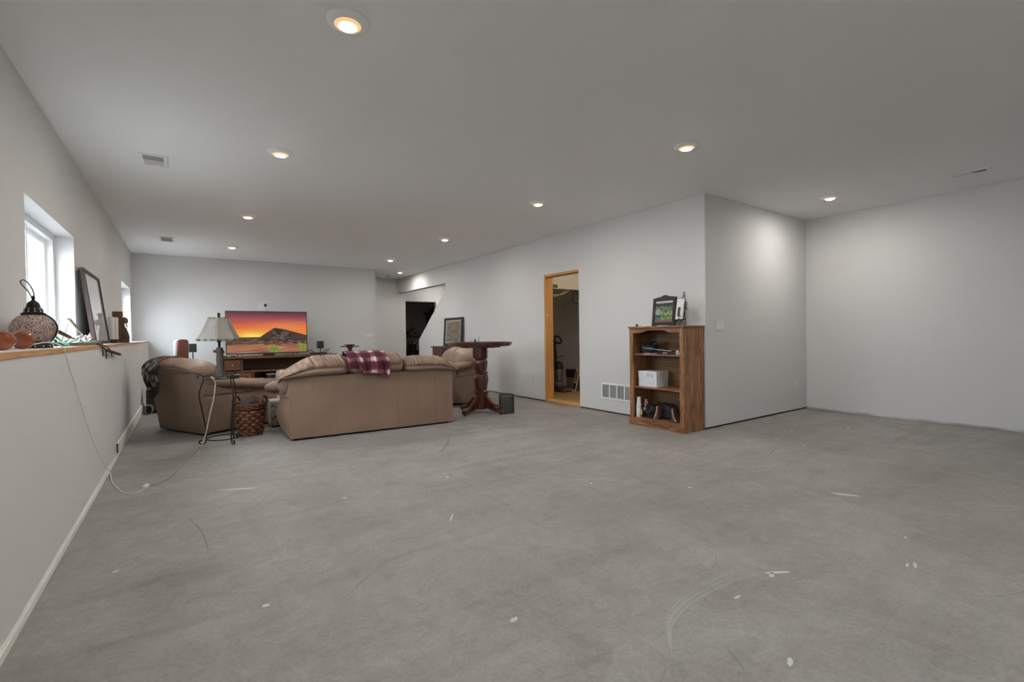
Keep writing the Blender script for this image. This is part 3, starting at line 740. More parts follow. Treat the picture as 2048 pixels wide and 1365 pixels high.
B().lathe([(.02, .385), (.021, .43), (.012, .44), (.011, .46)], 16, (.005, 0, 0)).build('socket', m_iron, lamp, smooth=True)
for s in (-1, 1):
    B().tube(catmull([(.005 + s * .012, 0, .39), (.005 + s * .03, 0, .405), (.005 + s * .045, 0, .46), (.005 + s * .05, 0, .54), (.005 + s * .03, 0, .62), (.005, 0, .65)], 5), .003, 6).build('harp', m_iron, lamp)
m_raw = M('rawhide', s2l((132, 125, 115)), .75, var=.12, vscale=9)
ZB, ZT, RB, RT = .405, .650, .222, .10
lace = B()
def hexp(k, r, z): a = math.radians(17 + 60 * k); return Vector((.005 + r * math.cos(a), r * math.sin(a), z))
for k in range(6):
    def fn(u, w, k=k):
        lo = hexp(k, RB, ZB).lerp(hexp(k + 1, RB, ZB), u); hi = hexp(k, RT, ZT).lerp(hexp(k + 1, RT, ZT), u)
        p = lo.lerp(hi, w); p.z -= .008 * math.sin(PI * u) * (1 - w); q = 1 - .05 * math.sin(PI * w); return (.005 + (p.x - .005) * q, p.y * q, p.z)
    B().grid(fn, 8, 8).build('shade_panel', m_raw, lamp, smooth=True, solid=.003, norm=False)
    for (r, z, n) in ((RB + .002, ZB + .008, 3), (RT + .003, ZT - .008, 2)):
        for j in range(n):
            u = (j + .5) / n; c = hexp(k, r, z).lerp(hexp(k + 1, r, z), u); d = (hexp(k + 1, r, z) - hexp(k, r, z)).normalized(); up = Vector((0, 0, 1))
            for sg in (-1, 1): lace.tube([c - d * .013 - up * .009 * sg, c + (c - Vector((.005, 0, c.z))).normalized() * .003, c + d * .013 + up * .009 * sg], .0022, 5)
o = lace.build('lacing', M('brown_lace', s2l((62, 40, 32)), .8), lamp); o['kind'] = 'stuff'
B().lathe([(.006, .648), (.012, .655), (.013, .69), (.010, .70), (.001, .703)], 12, (.005, 0, 0)).tube([(.006, 0, .685), (.022, -.004, .69), (.026, -.005, .684)], [.006, .004, .002], 6).build('finial', m_iron, lamp, smooth=True)
# lamp cord trailing to the extension cord
m_cord = M('ivory_cord', s2l((196, 184, 164)), .6)
t = thing('lamp_cord', 'ivory lamp cord hanging from the iron table to the floor', 'cord', (0, 0, 0))
B().tube(catmull([(.25, 5.86, .709), (.215, 5.80, .735), (.235, 5.815, .70), (.255, 5.86, .66), (.235, 5.90, .48), (.2, 5.92, .32), (.16, 5.93, .12), (.13, 5.93, .02), (.105, 5.92, .006)], 8), .0055, 8).build('hanging_length', m_cord, t, smooth=True)
B().tube(catmull([(.105, 5.92, .005), (.05, 5.6, .004), (-.03, 5.27, .004), (-.07, 5.0, .004), (-.11, 4.8, .004), (-.19, 4.62, .004), (-.262, 4.548, .012)], 8), .003, 6).build('floor_length', M('grey_cord', (.28, .27, .25), .7), t, smooth=True)
t = thing('extension_cord', 'white extension cord hanging off the ledge down to the floor', 'cord', (0, 0, 0))
B().tube(catmull([(-.73, 3.2, 1.097), (-.72, 3.36, 1.10), (-.66, 3.425, 1.112), (-.60, 3.47, 1.125), (-.565, 3.51, 1.112), (-.548, 3.545, 1.085), (-.549, 3.6, 1.04), (-.549, 3.7, .96), (-.549, 3.84, .865), (-.549, 3.98, .75), (-.549, 4.12, .645), (-.549, 4.35, .48), (-.549, 4.64, .30), (-.545, 4.92, .14), (-.54, 5.10, .055), (-.53, 5.12, .02), (-.49, 4.85, .004),
                  (-.41, 4.54, .004), (-.36, 4.44, .004), (-.32, 4.42, .004), (-.285, 4.47, .006), (-.272, 4.52, .01)], 7), .0032, 6).build('cable', M('white_cord', (.78, .77, .74), .5), t, smooth=True)
B().obox((-.266, 4.545, .013), (.028, .055, .024), Matrix.Rotation(-.3, 3, 'Z')).build('socket_end', m_white, t, bevel=.004)

# ------------------------------------------------------------------ wicker basket
bk = thing('wicker_basket', 'brown woven wicker basket with loop handles', 'basket', (.612, 6.295, 0))
m_wick = M('wicker_brown', s2l((112, 66, 42)), .5, var=.45, vscale=25)
m_wick2 = M('wicker_dark', s2l((58, 32, 22)), .5, var=.4, vscale=25)
def rad(z): return .120 + .042 * min(1, z / .30)
NS = 18
st = B().tube([(rad(0), 0, .01), (rad(.15), 0, .15), (rad(.36), 0, .37)], .009, 6)
s0 = None
for k in range(NS):
    a = 2 * PI * k / NS
    if s0 is None: s0 = st.build('stake', m_wick2, bk, rz=a)
    else:
        c = s0.copy(); COL.objects.link(c); c.rotation_euler = (0, 0, a)
zz = .062
for row in range(7):
    hgt = .032; zc = zz + row * .036; rg = []
    for j in range(NS * 8):
        a = 2 * PI * j / (NS * 8); s = math.cos(a * NS / 2 + PI * (row % 2)); r = rad(zc) + .0095 * s
        rg.append([(( r - .002) * math.cos(a), (r - .002) * math.sin(a), zc - hgt / 2), ((r + .003) * math.cos(a), (r + .003) * math.sin(a), zc - hgt / 4),
                   ((r + .003) * math.cos(a), (r + .003) * math.sin(a), zc + hgt / 4), ((r - .002) * math.cos(a), (r - .002) * math.sin(a), zc + hgt / 2)])
    B().loft(rg, False, True, True).build('weave_band', m_wick if row % 2 else m_wick, bk, smooth=True)
for z0, n in ((.012, 5), (.315, 6)):
    for k in range(n):
        z = z0 + k * .0105
        B().tube([((rad(z) + .007 * math.sin(a * 9 + k * 2.1)) * math.cos(a), (rad(z) + .007 * math.sin(a * 9 + k * 2.1)) * math.sin(a), z + .004 * math.cos(a * 9 + k * 2.1)) for a in [2 * PI * j / 90 for j in range(90)]], .0065, 5, True).build('wicker_strand', m_wick, bk, smooth=True)
for ang in (-35, 145):
    a = math.radians(ang); R_ = rad(.36); d = Vector((-math.sin(a), math.cos(a), 0)); c = Vector((R_ * math.cos(a), R_ * math.sin(a), .365))
    B().tube([c + d * .075 * math.cos(q) + Vector((0, 0, .085 * math.sin(q))) for q in [PI * j / 20 for j in range(21)]], [.011 + .0025 * (j % 2) for j in range(21)], 8).build('handle', m_wick, bk, smooth=True)
B().lathe([(.001, .02), (rad(.02) - .015, .02), (rad(.02) - .02, .03), (.001, .03)], 24).build('bottom', m_wick2, bk)
m_scarf = M('dark_knit', s2l((66, 62, 52)), .95, var=.6, vscale=45, bump=.8, bscale=80)
def scf(q, p): return q + .03 * noise.noise_vector(q * 11)
tag(B().pillow((0, 0, 0), (.125, .125, .095), .8, 36, 18, scf).build('folded_knit_scarf', m_scarf, loc=(.62, 6.30, .345), smooth=True, sharp=90), 'dark green knit scarf bundled inside the wicker basket', 'scarf')
# patterned cream ottoman box between basket and sofa
ob = thing('storage_ottoman', 'cream ottoman box with faint dark sprig print behind the basket', 'ottoman', (1.17, 6.745, 0), 0)
def sprig(x, z):
    n = noise.noise(Vector((x * 28, z * 28, 3))); return s2l((190, 182, 166)) if n < .32 else s2l((104, 98, 92))
def face(w, h, fn): return fn
b = B(); b.grid(lambda u, v: (-.30 + .60 * u, -.131, .03 + .26 * v), 70, 36, lambda u, v: sprig(u * .60, v * .26)); b.build('printed_side', vcol('sprig_print', .8), ob, norm=False)
B().box(-.30, -.13, .02, .30, .13, .29).build('body', M('cream_fabric', s2l((190, 182, 166)), .85), ob, bevel=.006)
B().box(-.305, -.135, .292, .305, .135, .335).build('lid', M('cream_lid', s2l((196, 188, 172)), .8), ob, bevel=.012)
B().box(-.28, -.11, 0, .28, .11, .022).build('plinth', m_blackm, ob)

# ------------------------------------------------------------------ pub table and can
pub = thing('pub_table', 'tall round cherry pub table with turned pedestal and four feet', 'table', (3.53, 5.93, 0))
m_top = M('pub_top_gloss', s2l((104, 58, 44)), .12, coat=.6, var=.12, vscale=3)
B().lathe([(.001, 1.015), (.435, 1.015), (.44, 1.013)], 64).build('table_top', m_top, pub, smooth=True)
B().lathe([(.42, .965), (.44, .966), (.455, .98), (.465, 1.0), (.47, 1.018), (.462, 1.024), (.442, 1.022), (.438, 1.012), (.001, 1.0), (.001, .968)], 64).build('rim', m_cherryx, pub, smooth=True)
B().lathe([(.001, .945), (.30, .945), (.30, .968), (.001, .968)], 48).build('apron', m_cherryx, pub)
B().lathe([(.001, .805), (.108, .805), (.112, .81), (.112, .948), (.001, .948)], 8, ang0=PI / 8).build('top_block', m_cherry, pub, bevel=.003)
B().lathe([(.001, .27), (.10, .27), (.108, .285), (.108, .305), (.095, .318), (.088, .33), (.10, .40), (.112, .48), (.108, .54), (.092, .565), (.107, .572), (.110, .585), (.104, .597), (.088, .605), (.10, .68), (.104, .73), (.094, .775), (.088, .785), (.107, .792), (.107, .806), (.001, .806)], 40).build('turned_column', m_cherry, pub, smooth=True, sharp=35)
B().lathe([(.001, .05), (.07, .05), (.105, .062), (.108, .07), (.108, .272), (.001, .272)], 8, ang0=PI / 8).build('foot_block', m_cherry, pub, bevel=.003)
for ang in (20, 110, 200, 290):
    lg = [(.08, .235), (.13, .225), (.19, .165), (.26, .105), (.33, .075), (.39, .068), (.395, .03), (.385, .022), (.30, .03), (.2, .05), (.12, .07), (.08, .075)]
    L_ = B().prism(lg, 'y', -.028, .028).build('leg', m_cherry, pub, rz=math.radians(ang), bevel=.006)
    B().lathe([(.001, 0), (.014, 0), (.016, .006), (.01, .014), (.008, .026), (.001, .026)], 12, (.365, 0, 0)).build('glide', m_blackm, L_, smooth=True)
cn = thing('salt_shaker', 'small clear glass shaker standing on the pub table', 'shaker', (3.50, 5.93, 1.0155))
B().lathe([(.001, 0), (.02, 0), (.022, .01), (.017, .05), (.014, .062), (.001, .062)], 14).build('body', glass_pane('shaker_glass', (.85, .88, .9)), cn, smooth=True)
B().lathe([(.0145, .06), (.0145, .078), (.008, .088), (.001, .088)], 14).build('cap', m_alu, cn, smooth=True)
cn = thing('pepper_shaker', 'small black topped shaker beside the clear one', 'shaker', (3.455, 5.95, 1.0155))
B().lathe([(.001, 0), (.016, 0), (.017, .008), (.012, .03), (.001, .03)], 14).build('body', m_black, cn, smooth=True)
B().lathe([(.011, .03), (.013, .045), (.001, .055)], 12).build('cap', m_black, cn, smooth=True)
# pierced metal bin
can = thing('pierced_metal_bin', 'dark pierced metal bin on the floor by the pub table', 'bin', (3.795, 5.66, 0))
m_pierce = M('pierced_steel', (.10, .095, .085), .35, .8)
b = B(); NA, NZ = 26, 18; rr = .106
vs = [(rr * math.cos(2 * PI * (i + .5 * (j % 2)) / NA), rr * math.sin(2 * PI * (i + .5 * (j % 2)) / NA), .01 + .25 * j / NZ) for j in range(NZ + 1) for i in range(NA)]
fs = []
for j in range(NZ):
    for i in range(NA):
        i2 = (i + 1) % NA
        a, b_, c, d = j * NA + i, j * NA + i2, (j + 1) * NA + i2, (j + 1) * NA + i
        if j % 2 == 0: fs += [(a, b_, d), (b_, c, d)]
        else: fs += [(a, b_, c), (a, c, d)]
b._add(vs, fs); o = b.build('pierced_wall', m_pierce, can)
wm = o.modifiers.new('wire', 'WIREFRAME'); wm.thickness = .0085; wm.use_even_offset = False
for z in (.008, .262): B().tube([(rr * math.cos(a), rr * math.sin(a), z) for a in [2 * PI * j / 40 for j in range(40)]], .007, 6, True).build('rim', m_pierce, can, smooth=True)
B().lathe([(.001, .004), (rr, .004), (rr, .008), (.001, .008)], 32).build('bottom', m_pierce, can)
B().lathe([(.094, .01), (.094, .24), (.09, .24), (.09, .012), (.001, .012)], 32).build('inner_glass', M('frosted_liner', (.55, .53, .48), .3), can, smooth=True)

# ------------------------------------------------------------------ bookcase
BX0, BX1, BY0, BY1, BH = 4.535, 4.92, 3.235, 4.01, 1.205
bc = thing('bookcase', 'oak bookcase with three open shelves at the wall corner', 'bookcase', (0, 0, 0))
B().box(BX0 + .018, BY0, 0, BX1, BY0 + .02, BH - .02).build('side', m_oak, bc, bevel=.0015)
B().box(BX0 + .018, BY1 - .02, 0, BX1, BY1, BH - .02).build('side', m_oak, bc, bevel=.0015)
B().box(BX1 - .01, BY0 + .02, .05, BX1 - .002, BY1 - .02, BH - .02).build('back', wood('back_panel_wood', s2l((96, 66, 42)), s2l((150, 112, 76)), 'y', 1, .6, 0), bc)
B().box(BX0 - .015, BY0 - .012, BH - .02, BX1, BY1 + .012, BH).build('top', m_oaky, bc, bevel=.004)
B().box(BX0, BY0, .085, BX0 + .02, BY0 + .055, BH - .02).build('stile', m_oak, bc, bevel=.002)
B().box(BX0, BY1 - .055, .085, BX0 + .02, BY1, BH - .02).build('stile', m_oak, bc, bevel=.002)
ap = [(BY0 + .055, BH - .02), (BY0 + .055, 1.125), (BY0 + .17, 1.125), (BY0 + .21, 1.135), (BY0 + .27, 1.155), (BY1 - .27, 1.155), (BY1 - .21, 1.135), (BY1 - .17, 1.125), (BY1 - .055, 1.125), (BY1 - .055, BH - .02)]
B().prism(ap, 'x', BX0, BX0 + .02).build('apron', m_oaky, bc, bevel=.002)
B().box(BX0 - .008, BY0 - .006, 0, BX0 + .02, BY1 + .006, .085).build('plinth', m_oaky, bc, bevel=.003)
SH = [.095, .472, .872]
for z in SH: B().box(BX0 + .02, BY0 + .02, z - .018, BX1 - .01, BY1 - .02, z).build('shelf', m_oaky, bc, bevel=.003)

# things on the bookcase top: garden photograph in a scalloped black frame
def garden(u, v):
    n = noise.noise(Vector((u * 9, v * 9, 1))); n2 = noise.noise(Vector((u * 30, v * 30, 4))); n3 = noise.noise(Vector((u * 3, v * 3, 9)))
    if v > .90 + .05 * n2: return s2l((196, 190, 192))
    if v > .74 + .05 * n: return s2l((44 + 30 * n2, 48 + 26 * n2, 40))
    if v < .12 + .05 * n2: return s2l((150 + 60 * n2, 90 + 50 * n, 96)) if n2 > -.1 else s2l((50, 70, 44))
    if u < .3 and .38 < v < .62 and n2 > -.1: return s2l((170, 166, 170))
    g = .55 + 1.3 * n + .9 * n2
    c = (66 + 74 * g, 92 + 72 * g, 56 + 44 * g)
    if v > .5: c = (70 + 40 * g, 92 + 30 * g, 62 + 40 * g)
    if u < .35 and v < .35: c = (40 + 30 * g, 70 + 40 * g, 74 + 30 * g)
    return s2l(tuple(max(8, min(230, q)) for q in c))
gf = thing('photo_frame', 'black scalloped frame with a garden photograph on the bookcase', 'picture frame', (4.74, 3.665, BH), -PI / 2 - .12)
gw, gh = .36, .345
out = [(-gw / 2, 0), (gw / 2, 0), (gw / 2, gh)] + [(gw / 2 - gw * t, gh + .012 * smooth01(t / .25) * smooth01((1 - t) / .25) + (.02 * (.5 - .5 * math.cos(4 * PI * (t - .25))) if .25 < t < .75 else 0)) for t in [k / 28 for k in range(1, 28)]] + [(-gw / 2, gh)]
tilt = Matrix.Rotation(-.10, 4, 'X')
B().prism(out, 'y', 0, .014).xf(tilt).build('backing', m_black, gf)
bw_ = .04
B().box(-gw / 2, -.012, .0, -gw / 2 + bw_, 0, gh).box(gw / 2 - bw_, -.012, 0, gw / 2, 0, gh).box(-gw / 2 + bw_, -.012, 0, gw / 2 - bw_, 0, bw_ + .008).box(-gw / 2 + bw_, -.012, gh - bw_, gw / 2 - bw_, 0, gh).xf(tilt).build('frame', m_black, gf, bevel=.004)
b = B(); b.grid(lambda u, v: tuple(tilt @ Vector((-gw / 2 + bw_ + (gw - 2 * bw_) * u, -.0015, bw_ + .008 + (gh - 2 * bw_ - .008) * v))), 90, 90, garden); b.build('photograph', vcol('photo_print', .35), gf, norm=False)
B().box(-.02, .0, .0, .02, .004, .22).xf(Matrix.Translation((0, .085, 0)) @ Matrix.Rotation(.24, 4, 'X')).build('strut', m_black, gf)
# scroll easel with a white plaque
ez = thing('plate_easel', 'black scrolled wire easel on the bookcase', 'easel', (4.70, 3.385, BH), -PI / 2 - .38)
for s in (-1, 1):
    B().tube(catmull([(s * .05, -.06, .004), (s * .055, -.05, .03), (s * .04, -.03, .05), (s * .05, -.005, .07), (s * .055, .01, .16), (s * .04, .03, .26), (s * .02, .04, .33), (0, .042, .345)], 6), .004, 6).build('upright', m_iron, ez, smooth=True)
    B().tube(catmull([(s * .055, .0, .075), (s * .055, -.045, .07), (s * .055, -.065, .085), (s * .055, -.06, .115), (s * .055, -.045, .11), (s * .055, -.05, .095)], 5), .004, 6).build('hook', m_iron, ez, smooth=True)
    for q in (.20, .25): B().tube([(s * (.075) + .016 * math.cos(a), .02, q + .02 * math.sin(a)) for a in [2 * PI * j / 14 for j in range(14)]], .0035, 5, True).build('scroll', m_iron, ez, smooth=True)
B().tube([(-.075, 0, .07), (.075, 0, .07)], .005, 6).build('ledge_bar', m_iron, ez)
B().tube([(.018 * math.cos(a), .043, .363 + .024 * math.sin(a)) for a in [2 * PI * j / 18 for j in range(18)]], .004, 6, True).build('finial_ring', m_iron, ez, smooth=True)
B().tube(catmull([(0, .042, .30), (0, .05, .15), (0, .06, .004)], 5), .004, 6).build('rear_leg', m_iron, ez)
pq = thing('white_plaque', 'white plaque with a small dark picture held by the wire easel', 'plaque', (4.70, 3.385, BH), -PI / 2 - .38)
tl2 = Matrix.Translation((0, -.022, .072)) @ Matrix.Rotation(-.13, 4, 'X')
B().box(-.07, -.012, 0, .07, .0, .235).xf(tl2).build('panel', M('plaque_white', (.72, .71, .69), .5, var=.06), pq, bevel=.003)
b = B(); b.grid(lambda u, v: tuple(tl2 @ Vector((-.03 + .055 * u, -.0135, .035 + .105 * v))), 16, 28, lambda u, v: s2l((60 + 50 * noise.noise(Vector((u * 4, v * 6, 2))), 36 + 24 * noise.noise(Vector((u * 5, v * 5, 7))), 28))); b.build('small_picture', vcol('plaque_print', .4), pq, norm=False)
for nm, lb, x, y, c in (('glass_knob', 'dark round glass knob lying on the bookcase top', 4.60, 3.945, (.05, .05, .05)),):
    t = thing(nm, lb, 'stopper', (x, y, BH)); B().pillow((0, 0, .017), (.017, .017, .017), 1, 16, 10).build('ball', M('knob_dark', c, .25, .4), t, smooth=True)  # loose glass knob, dark ball on a metal shank
    B().tube([(0, -.012, .014), (0, -.05, .012), (0, -.085, .009)], [.006, .008, .005], 8).build('shank', m_alu, t, smooth=True)
tag(B().box(-.05, -.04, 0, .05, .04, .006).build('paper_scrap', M('paper_white', (.78, .77, .74), .8), loc=(4.60, 3.83, BH), rz=.3), 'small folded white paper in front of the garden photograph', 'paper')
tag(B().box(-.04, -.05, 0, .04, .05, .005).build('paper_scrap', M('paper_cream', (.70, .68, .62), .8), loc=(4.585, 3.55, BH), rz=-.2), 'small cream paper slip in front of the wire easel', 'paper')

# shelf contents, top shelf: black and silver gadgets
zs = SH[2]
m_gadget = M('glossy_black', (.015, .015, .018), .15, coat=.4)
lp = thing('laptop', 'closed black and silver laptop propped askew on the top shelf', 'laptop', (4.70, 3.66, zs + .045), .12)
R_ = Matrix.Rotation(.09, 4, 'X') @ Matrix.Rotation(.08, 4, 'Y')
B().box(-.10, -.19, -.012, .10, .19, 0).xf(R_).build('base', m_gadget, lp, bevel=.003)
B().box(-.10, -.19, .001, .10, .19, .008).xf(R_).build('lid', M('silver_lid', (.45, .46, .48), .25, .8), lp, bevel=.003)
cz = thing('camera_strap_pile', 'tangled black cables and straps heaped on the top shelf', 'cables', (4.70, 3.83, zs))
cz['kind'] = 'stuff' if False else ''
del cz['kind']
for k in range(9):
    pts = [(random.uniform(-.07, .07), random.uniform(-.10, .10), random.uniform(.02, .15)) for _ in range(7)]
    B().tube(catmull(pts, 6), .006 if k % 3 else .004, 6).build('cable', m_black if k % 3 else m_alu, cz, smooth=True)
B().pillow((0, 0, .055), (.075, .10, .055), .7, 24, 12, lambda q, p: q + .02 * noise.noise_vector(q * 18)).build('pouch', m_blackm, cz, smooth=True)
bb = thing('black_case', 'flat black case under the laptop on the top shelf', 'case', (4.72, 3.55, zs))
B().box(-.10, -.17, 0, .10, .16, .028).build('shell', m_blackm, bb, bevel=.008)
B().box(-.103, -.03, .010, -.098, .03, .022).build('clasp', m_alu, bb)
for k, (y, c) in enumerate(((3.78, (.30, .38, .52)), (3.68, (.28, .24, .40)))):
    t = thing('pen', ['blue pen lying at the front of the top shelf', 'purple pen lying at the front of the top shelf'][k], 'pen', (4.582, y, zs + .0065), .05)
    B().tube([(0, -.045, 0), (0, .03, 0)], .006, 8).build('barrel', M('pen_%d' % k, c, .3), t, smooth=True); B().tube([(0, .03, 0), (0, .048, 0)], .0065, 8).build('cap', M('pen_cap_%d' % k, tuple(q * .5 for q in c), .3), t, smooth=True)
for k in range(2):
    t = thing('medicine_bottle', ['small pale blue bottle at the end of the top shelf', 'small clear bottle lying beside the pale blue one on the top shelf'][k], 'bottle', (4.60, 3.335 - .045 * k + .03, zs), 0)
    B().lathe([(.001, 0), (.018, 0), (.019, .004), (.019, .032), (.013, .038), (.001, .038)], 16).build('body', M('bottle_blue_%d' % k, [(.35, .42, .55), (.62, .64, .68)][k], .2), t, smooth=True)
    B().lathe([(.014, .037), (.014, .048), (.001, .049)], 16).build('cap', m_white, t, smooth=True)

# middle shelf: white carton with a scrawl
zs = SH[1]
bx = thing('white_carton', 'white cardboard carton with black scrawl on the middle shelf', 'box', (4.72, 3.80, zs), 0)
m_card = M('white_card', (.66, .68, .72), .6, var=.05)
B().box(-.11, -.135, 0, .11, .135, .185).build('box', m_card, bx, bevel=.003)
B().box(-.113, -.138, .105, .113, .138, .19).build('lid', m_card, bx, bevel=.003)
m_ink = M('ink', (.01, .01, .012), .6)
for k, pts in enumerate(([(-.005, .165), (-.025, .13), (-.035, .122)], [(-.05, .165), (-.07, .135), (-.075, .125), (-.085, .135)], [(-.02, .15), (.0, .128), (.015, .135)])):
    B().tube(catmull([(-.1135, y, z) for y, z in pts], 5), .0022, 5).build('ink_stroke', m_ink, bx)

# bottom shelf: spray bottle, floral cluster, bookends, black bag
zs = SH[0]
t = thing('spray_bottle', 'tall white mist spray bottle on the bottom shelf', 'bottle', (4.60, 3.925, zs), 0)
B().lathe([(.001, 0), (.030, 0), (.033, .006), (.033, .115), (.030, .125), (.028, .13)], 24).build('body', m_white, t, smooth=True)
B().lathe([(.030, .125), (.031, .15), (.024, .19), (.022, .21), (.027, .235), (.028, .245), (.001, .247)], 24).build('spray_head', m_white, t, smooth=True)
B().pillow((-.026, 0, .235), (.008, .006, .006), .8, 10, 6).build('nozzle', m_black, t)
B().lathe([(.0335, .118), (.0335, .122)], 24).build('seam', M('seam_grey', (.3, .3, .3), .5), t)
m_leafd = M('dark_foliage', s2l((30, 32, 26)), .7, var=.7, vscale=40)
fl2 = thing('dried_flower_cluster', 'dark dried floral arrangement with pale blooms on the bottom shelf', 'flowers', (4.66, 3.79, zs))
B().pillow((0, 0, .08), (.07, .10, .075), .8, 44, 24, lambda q, p: q + .05 * noise.noise_vector(q * 34)).build('foliage', m_leafd, fl2, smooth=True, sharp=30)
m_bl = [M('bloom_cream', s2l((190, 160, 110)), .7), M('bloom_mauve', s2l((150, 110, 116)), .7)]
for k, (y, z, x) in enumerate(((.10, .075, -.06), (.085, .05, -.075), (.115, .04, -.05), (.06, .20, -.01), (.045, .18, -.02), (.05, .155, -.03), (.03, .11, -.07))):
    fb = B()
    for q in range(6):
        a = 2 * PI * q / 6; fb.pillow((x - .006, y + .014 * math.cos(a), z + .014 * math.sin(a)), (.005, .011, .011), .9, 8, 6)
    fb.build('bloom', m_bl[0 if k < 3 else 1], fl2, smooth=True)
B().tube(catmull([(0, .05, .08), (-.01, .05, .14), (-.01, .055, .2)], 4), .003, 5).build('stem', m_leafd, fl2)
bg2 = thing('black_bag', 'small black bag with looped straps behind the bookends', 'bag', (4.76, 3.63, zs))
B().pillow((0, 0, .09), (.07, .11, .09), .5, 28, 14).build('body', m_blackm, bg2, smooth=True)
for s in (-1, 1): B().tube(catmull([(-.05, s * .03 - .05, .12), (-.08, s * .05, .19), (-.06, s * .05 + .03, .20), (-.07, s * .06 + .04, .1)], 6), .004, 6).build('strap', m_iron, bg2, smooth=True)
m_be = wood('bookend_brown', s2l((50, 30, 26)), s2l((104, 70, 62)), 'z', 2, .5)
m_pearl = M('pale_bead', s2l((206, 176, 158)), .3)
for k, (y, h) in enumerate(((3.655, .17), (3.43, .16))):
    t = thing('bookend', ['carved brown bookend with bead trim, nearer the spray bottle', 'carved brown bookend with bead trim, nearer the bookcase end'][k], 'bookend', (4.62 + .02 * k, y, zs), 0)
    s = 1 if k == 0 else -1
    B().prism([(s * -.03, 0), (s * -.03, h), (s * -.015, h), (s * .005, h * .7), (s * .03, h * .25), (s * .05, .02), (s * .05, 0)], 'x', -.035, .035).build('block', m_be, t, bevel=.004)
    for q in range(6):
        u = q / 5; B().pillow((-.036, s * (-.012 + .035 * u * u), h * .88 - h * .75 * u), (.006, .009 + .003 * u, .010), .9, 10, 6).build('bead', m_pearl, t, smooth=True)

# ------------------------------------------------------------------ TV wall
con = thing('tv_console', 'rustic dark wood media console under the TV', 'console', (.55, 10.36, 0))
CW, CDp, CHt = 2.08, .46, .77
B().box(-.02, -.02, CHt - .045, CW + .02, CDp, CHt).build('top', m_walnut, con, bevel=.006)
for x in (0, CW - .04): B().box(x, 0, 0, x + .04, CDp, CHt - .045).build('side', m_walnut, con, bevel=.003)
B().box(.04, CDp - .015, .05, CW - .04, CDp, CHt - .045).build('back', m_walnut, con)
B().box(.04, 0, .19, CW - .04, CDp, .235).build('bottom', m_walnut, con)
B().box(.04, 0, .465, CW - .04, CDp, .50).build('shelf', m_walnut, con)
B().box(.50, 0, .08, .54, CDp - .02, .465).build('post', m_walnut, con); B().box(CW - .54, 0, .08, CW - .50, CDp - .02, .465).build('post', m_walnut, con)
B().box(.32, 0, .50, .35, CDp - .02, CHt - .045).build('post', m_walnut, con); B().box(CW - .35, 0, .50, CW - .32, CDp - .02, CHt - .045).build('post', m_walnut, con)
for x0 in (.05, CW - .32):
    d = B().box(x0, -.012, .515, x0 + .265, .01, CHt - .06).build('drawer', m_walnut, con, bevel=.003)
    B().pillow((x0 + .133, -.024, .615), (.014, .012, .014), .9, 12, 8).build('knob', m_alu, d, smooth=True)
m_warmw = wood('louver_wood', s2l((84, 44, 22)), s2l((150, 92, 54)), 'x', 1, .45, .1)
for x0 in (.05, CW - .49):
    d = B().box(x0, -.012, .09, x0 + .06, .012, .455).box(x0 + .38, -.012, .09, x0 + .44, .012, .455).box(x0 + .06, -.012, .40, x0 + .38, .012, .455).box(x0 + .06, -.012, .09, x0 + .38, .012, .14).build('door', m_warmw, con, bevel=.003)
    B().box(x0 + .05, .014, .1, x0 + .39, .02, .44).build('door_backing', m_walnut, d)
    for k in range(6): B().obox((x0 + .22, 0, .165 + k * .042), (.32, .03, .008), Matrix.Rotation(-.7, 3, 'X')).build('slat', m_warmw, d)
for k, (z, c, lb) in enumerate(((.235, m_alu, 'silver media player, bottom of the stack in the console'), (.342, M('receiver_silver', (.5, .5, .52), .35, .6), 'black and silver receiver, topmost of the stack in the console'))):
    t = thing('media_player', lb, 'media player', (1.30, 10.40, z))
    B().box(-.0, 0, .006, .52, .32, .10 if k == 0 else .085).build('case', m_black, t, bevel=.003)
    B().box(-.001, -.006, .055, .521, 0, .10 if k == 0 else .085).build('front_strip', c, t)
    B().pillow((.06, -.008, .03), (.012, .008, .012), 1, 10, 6).build('dial', m_alu, t)
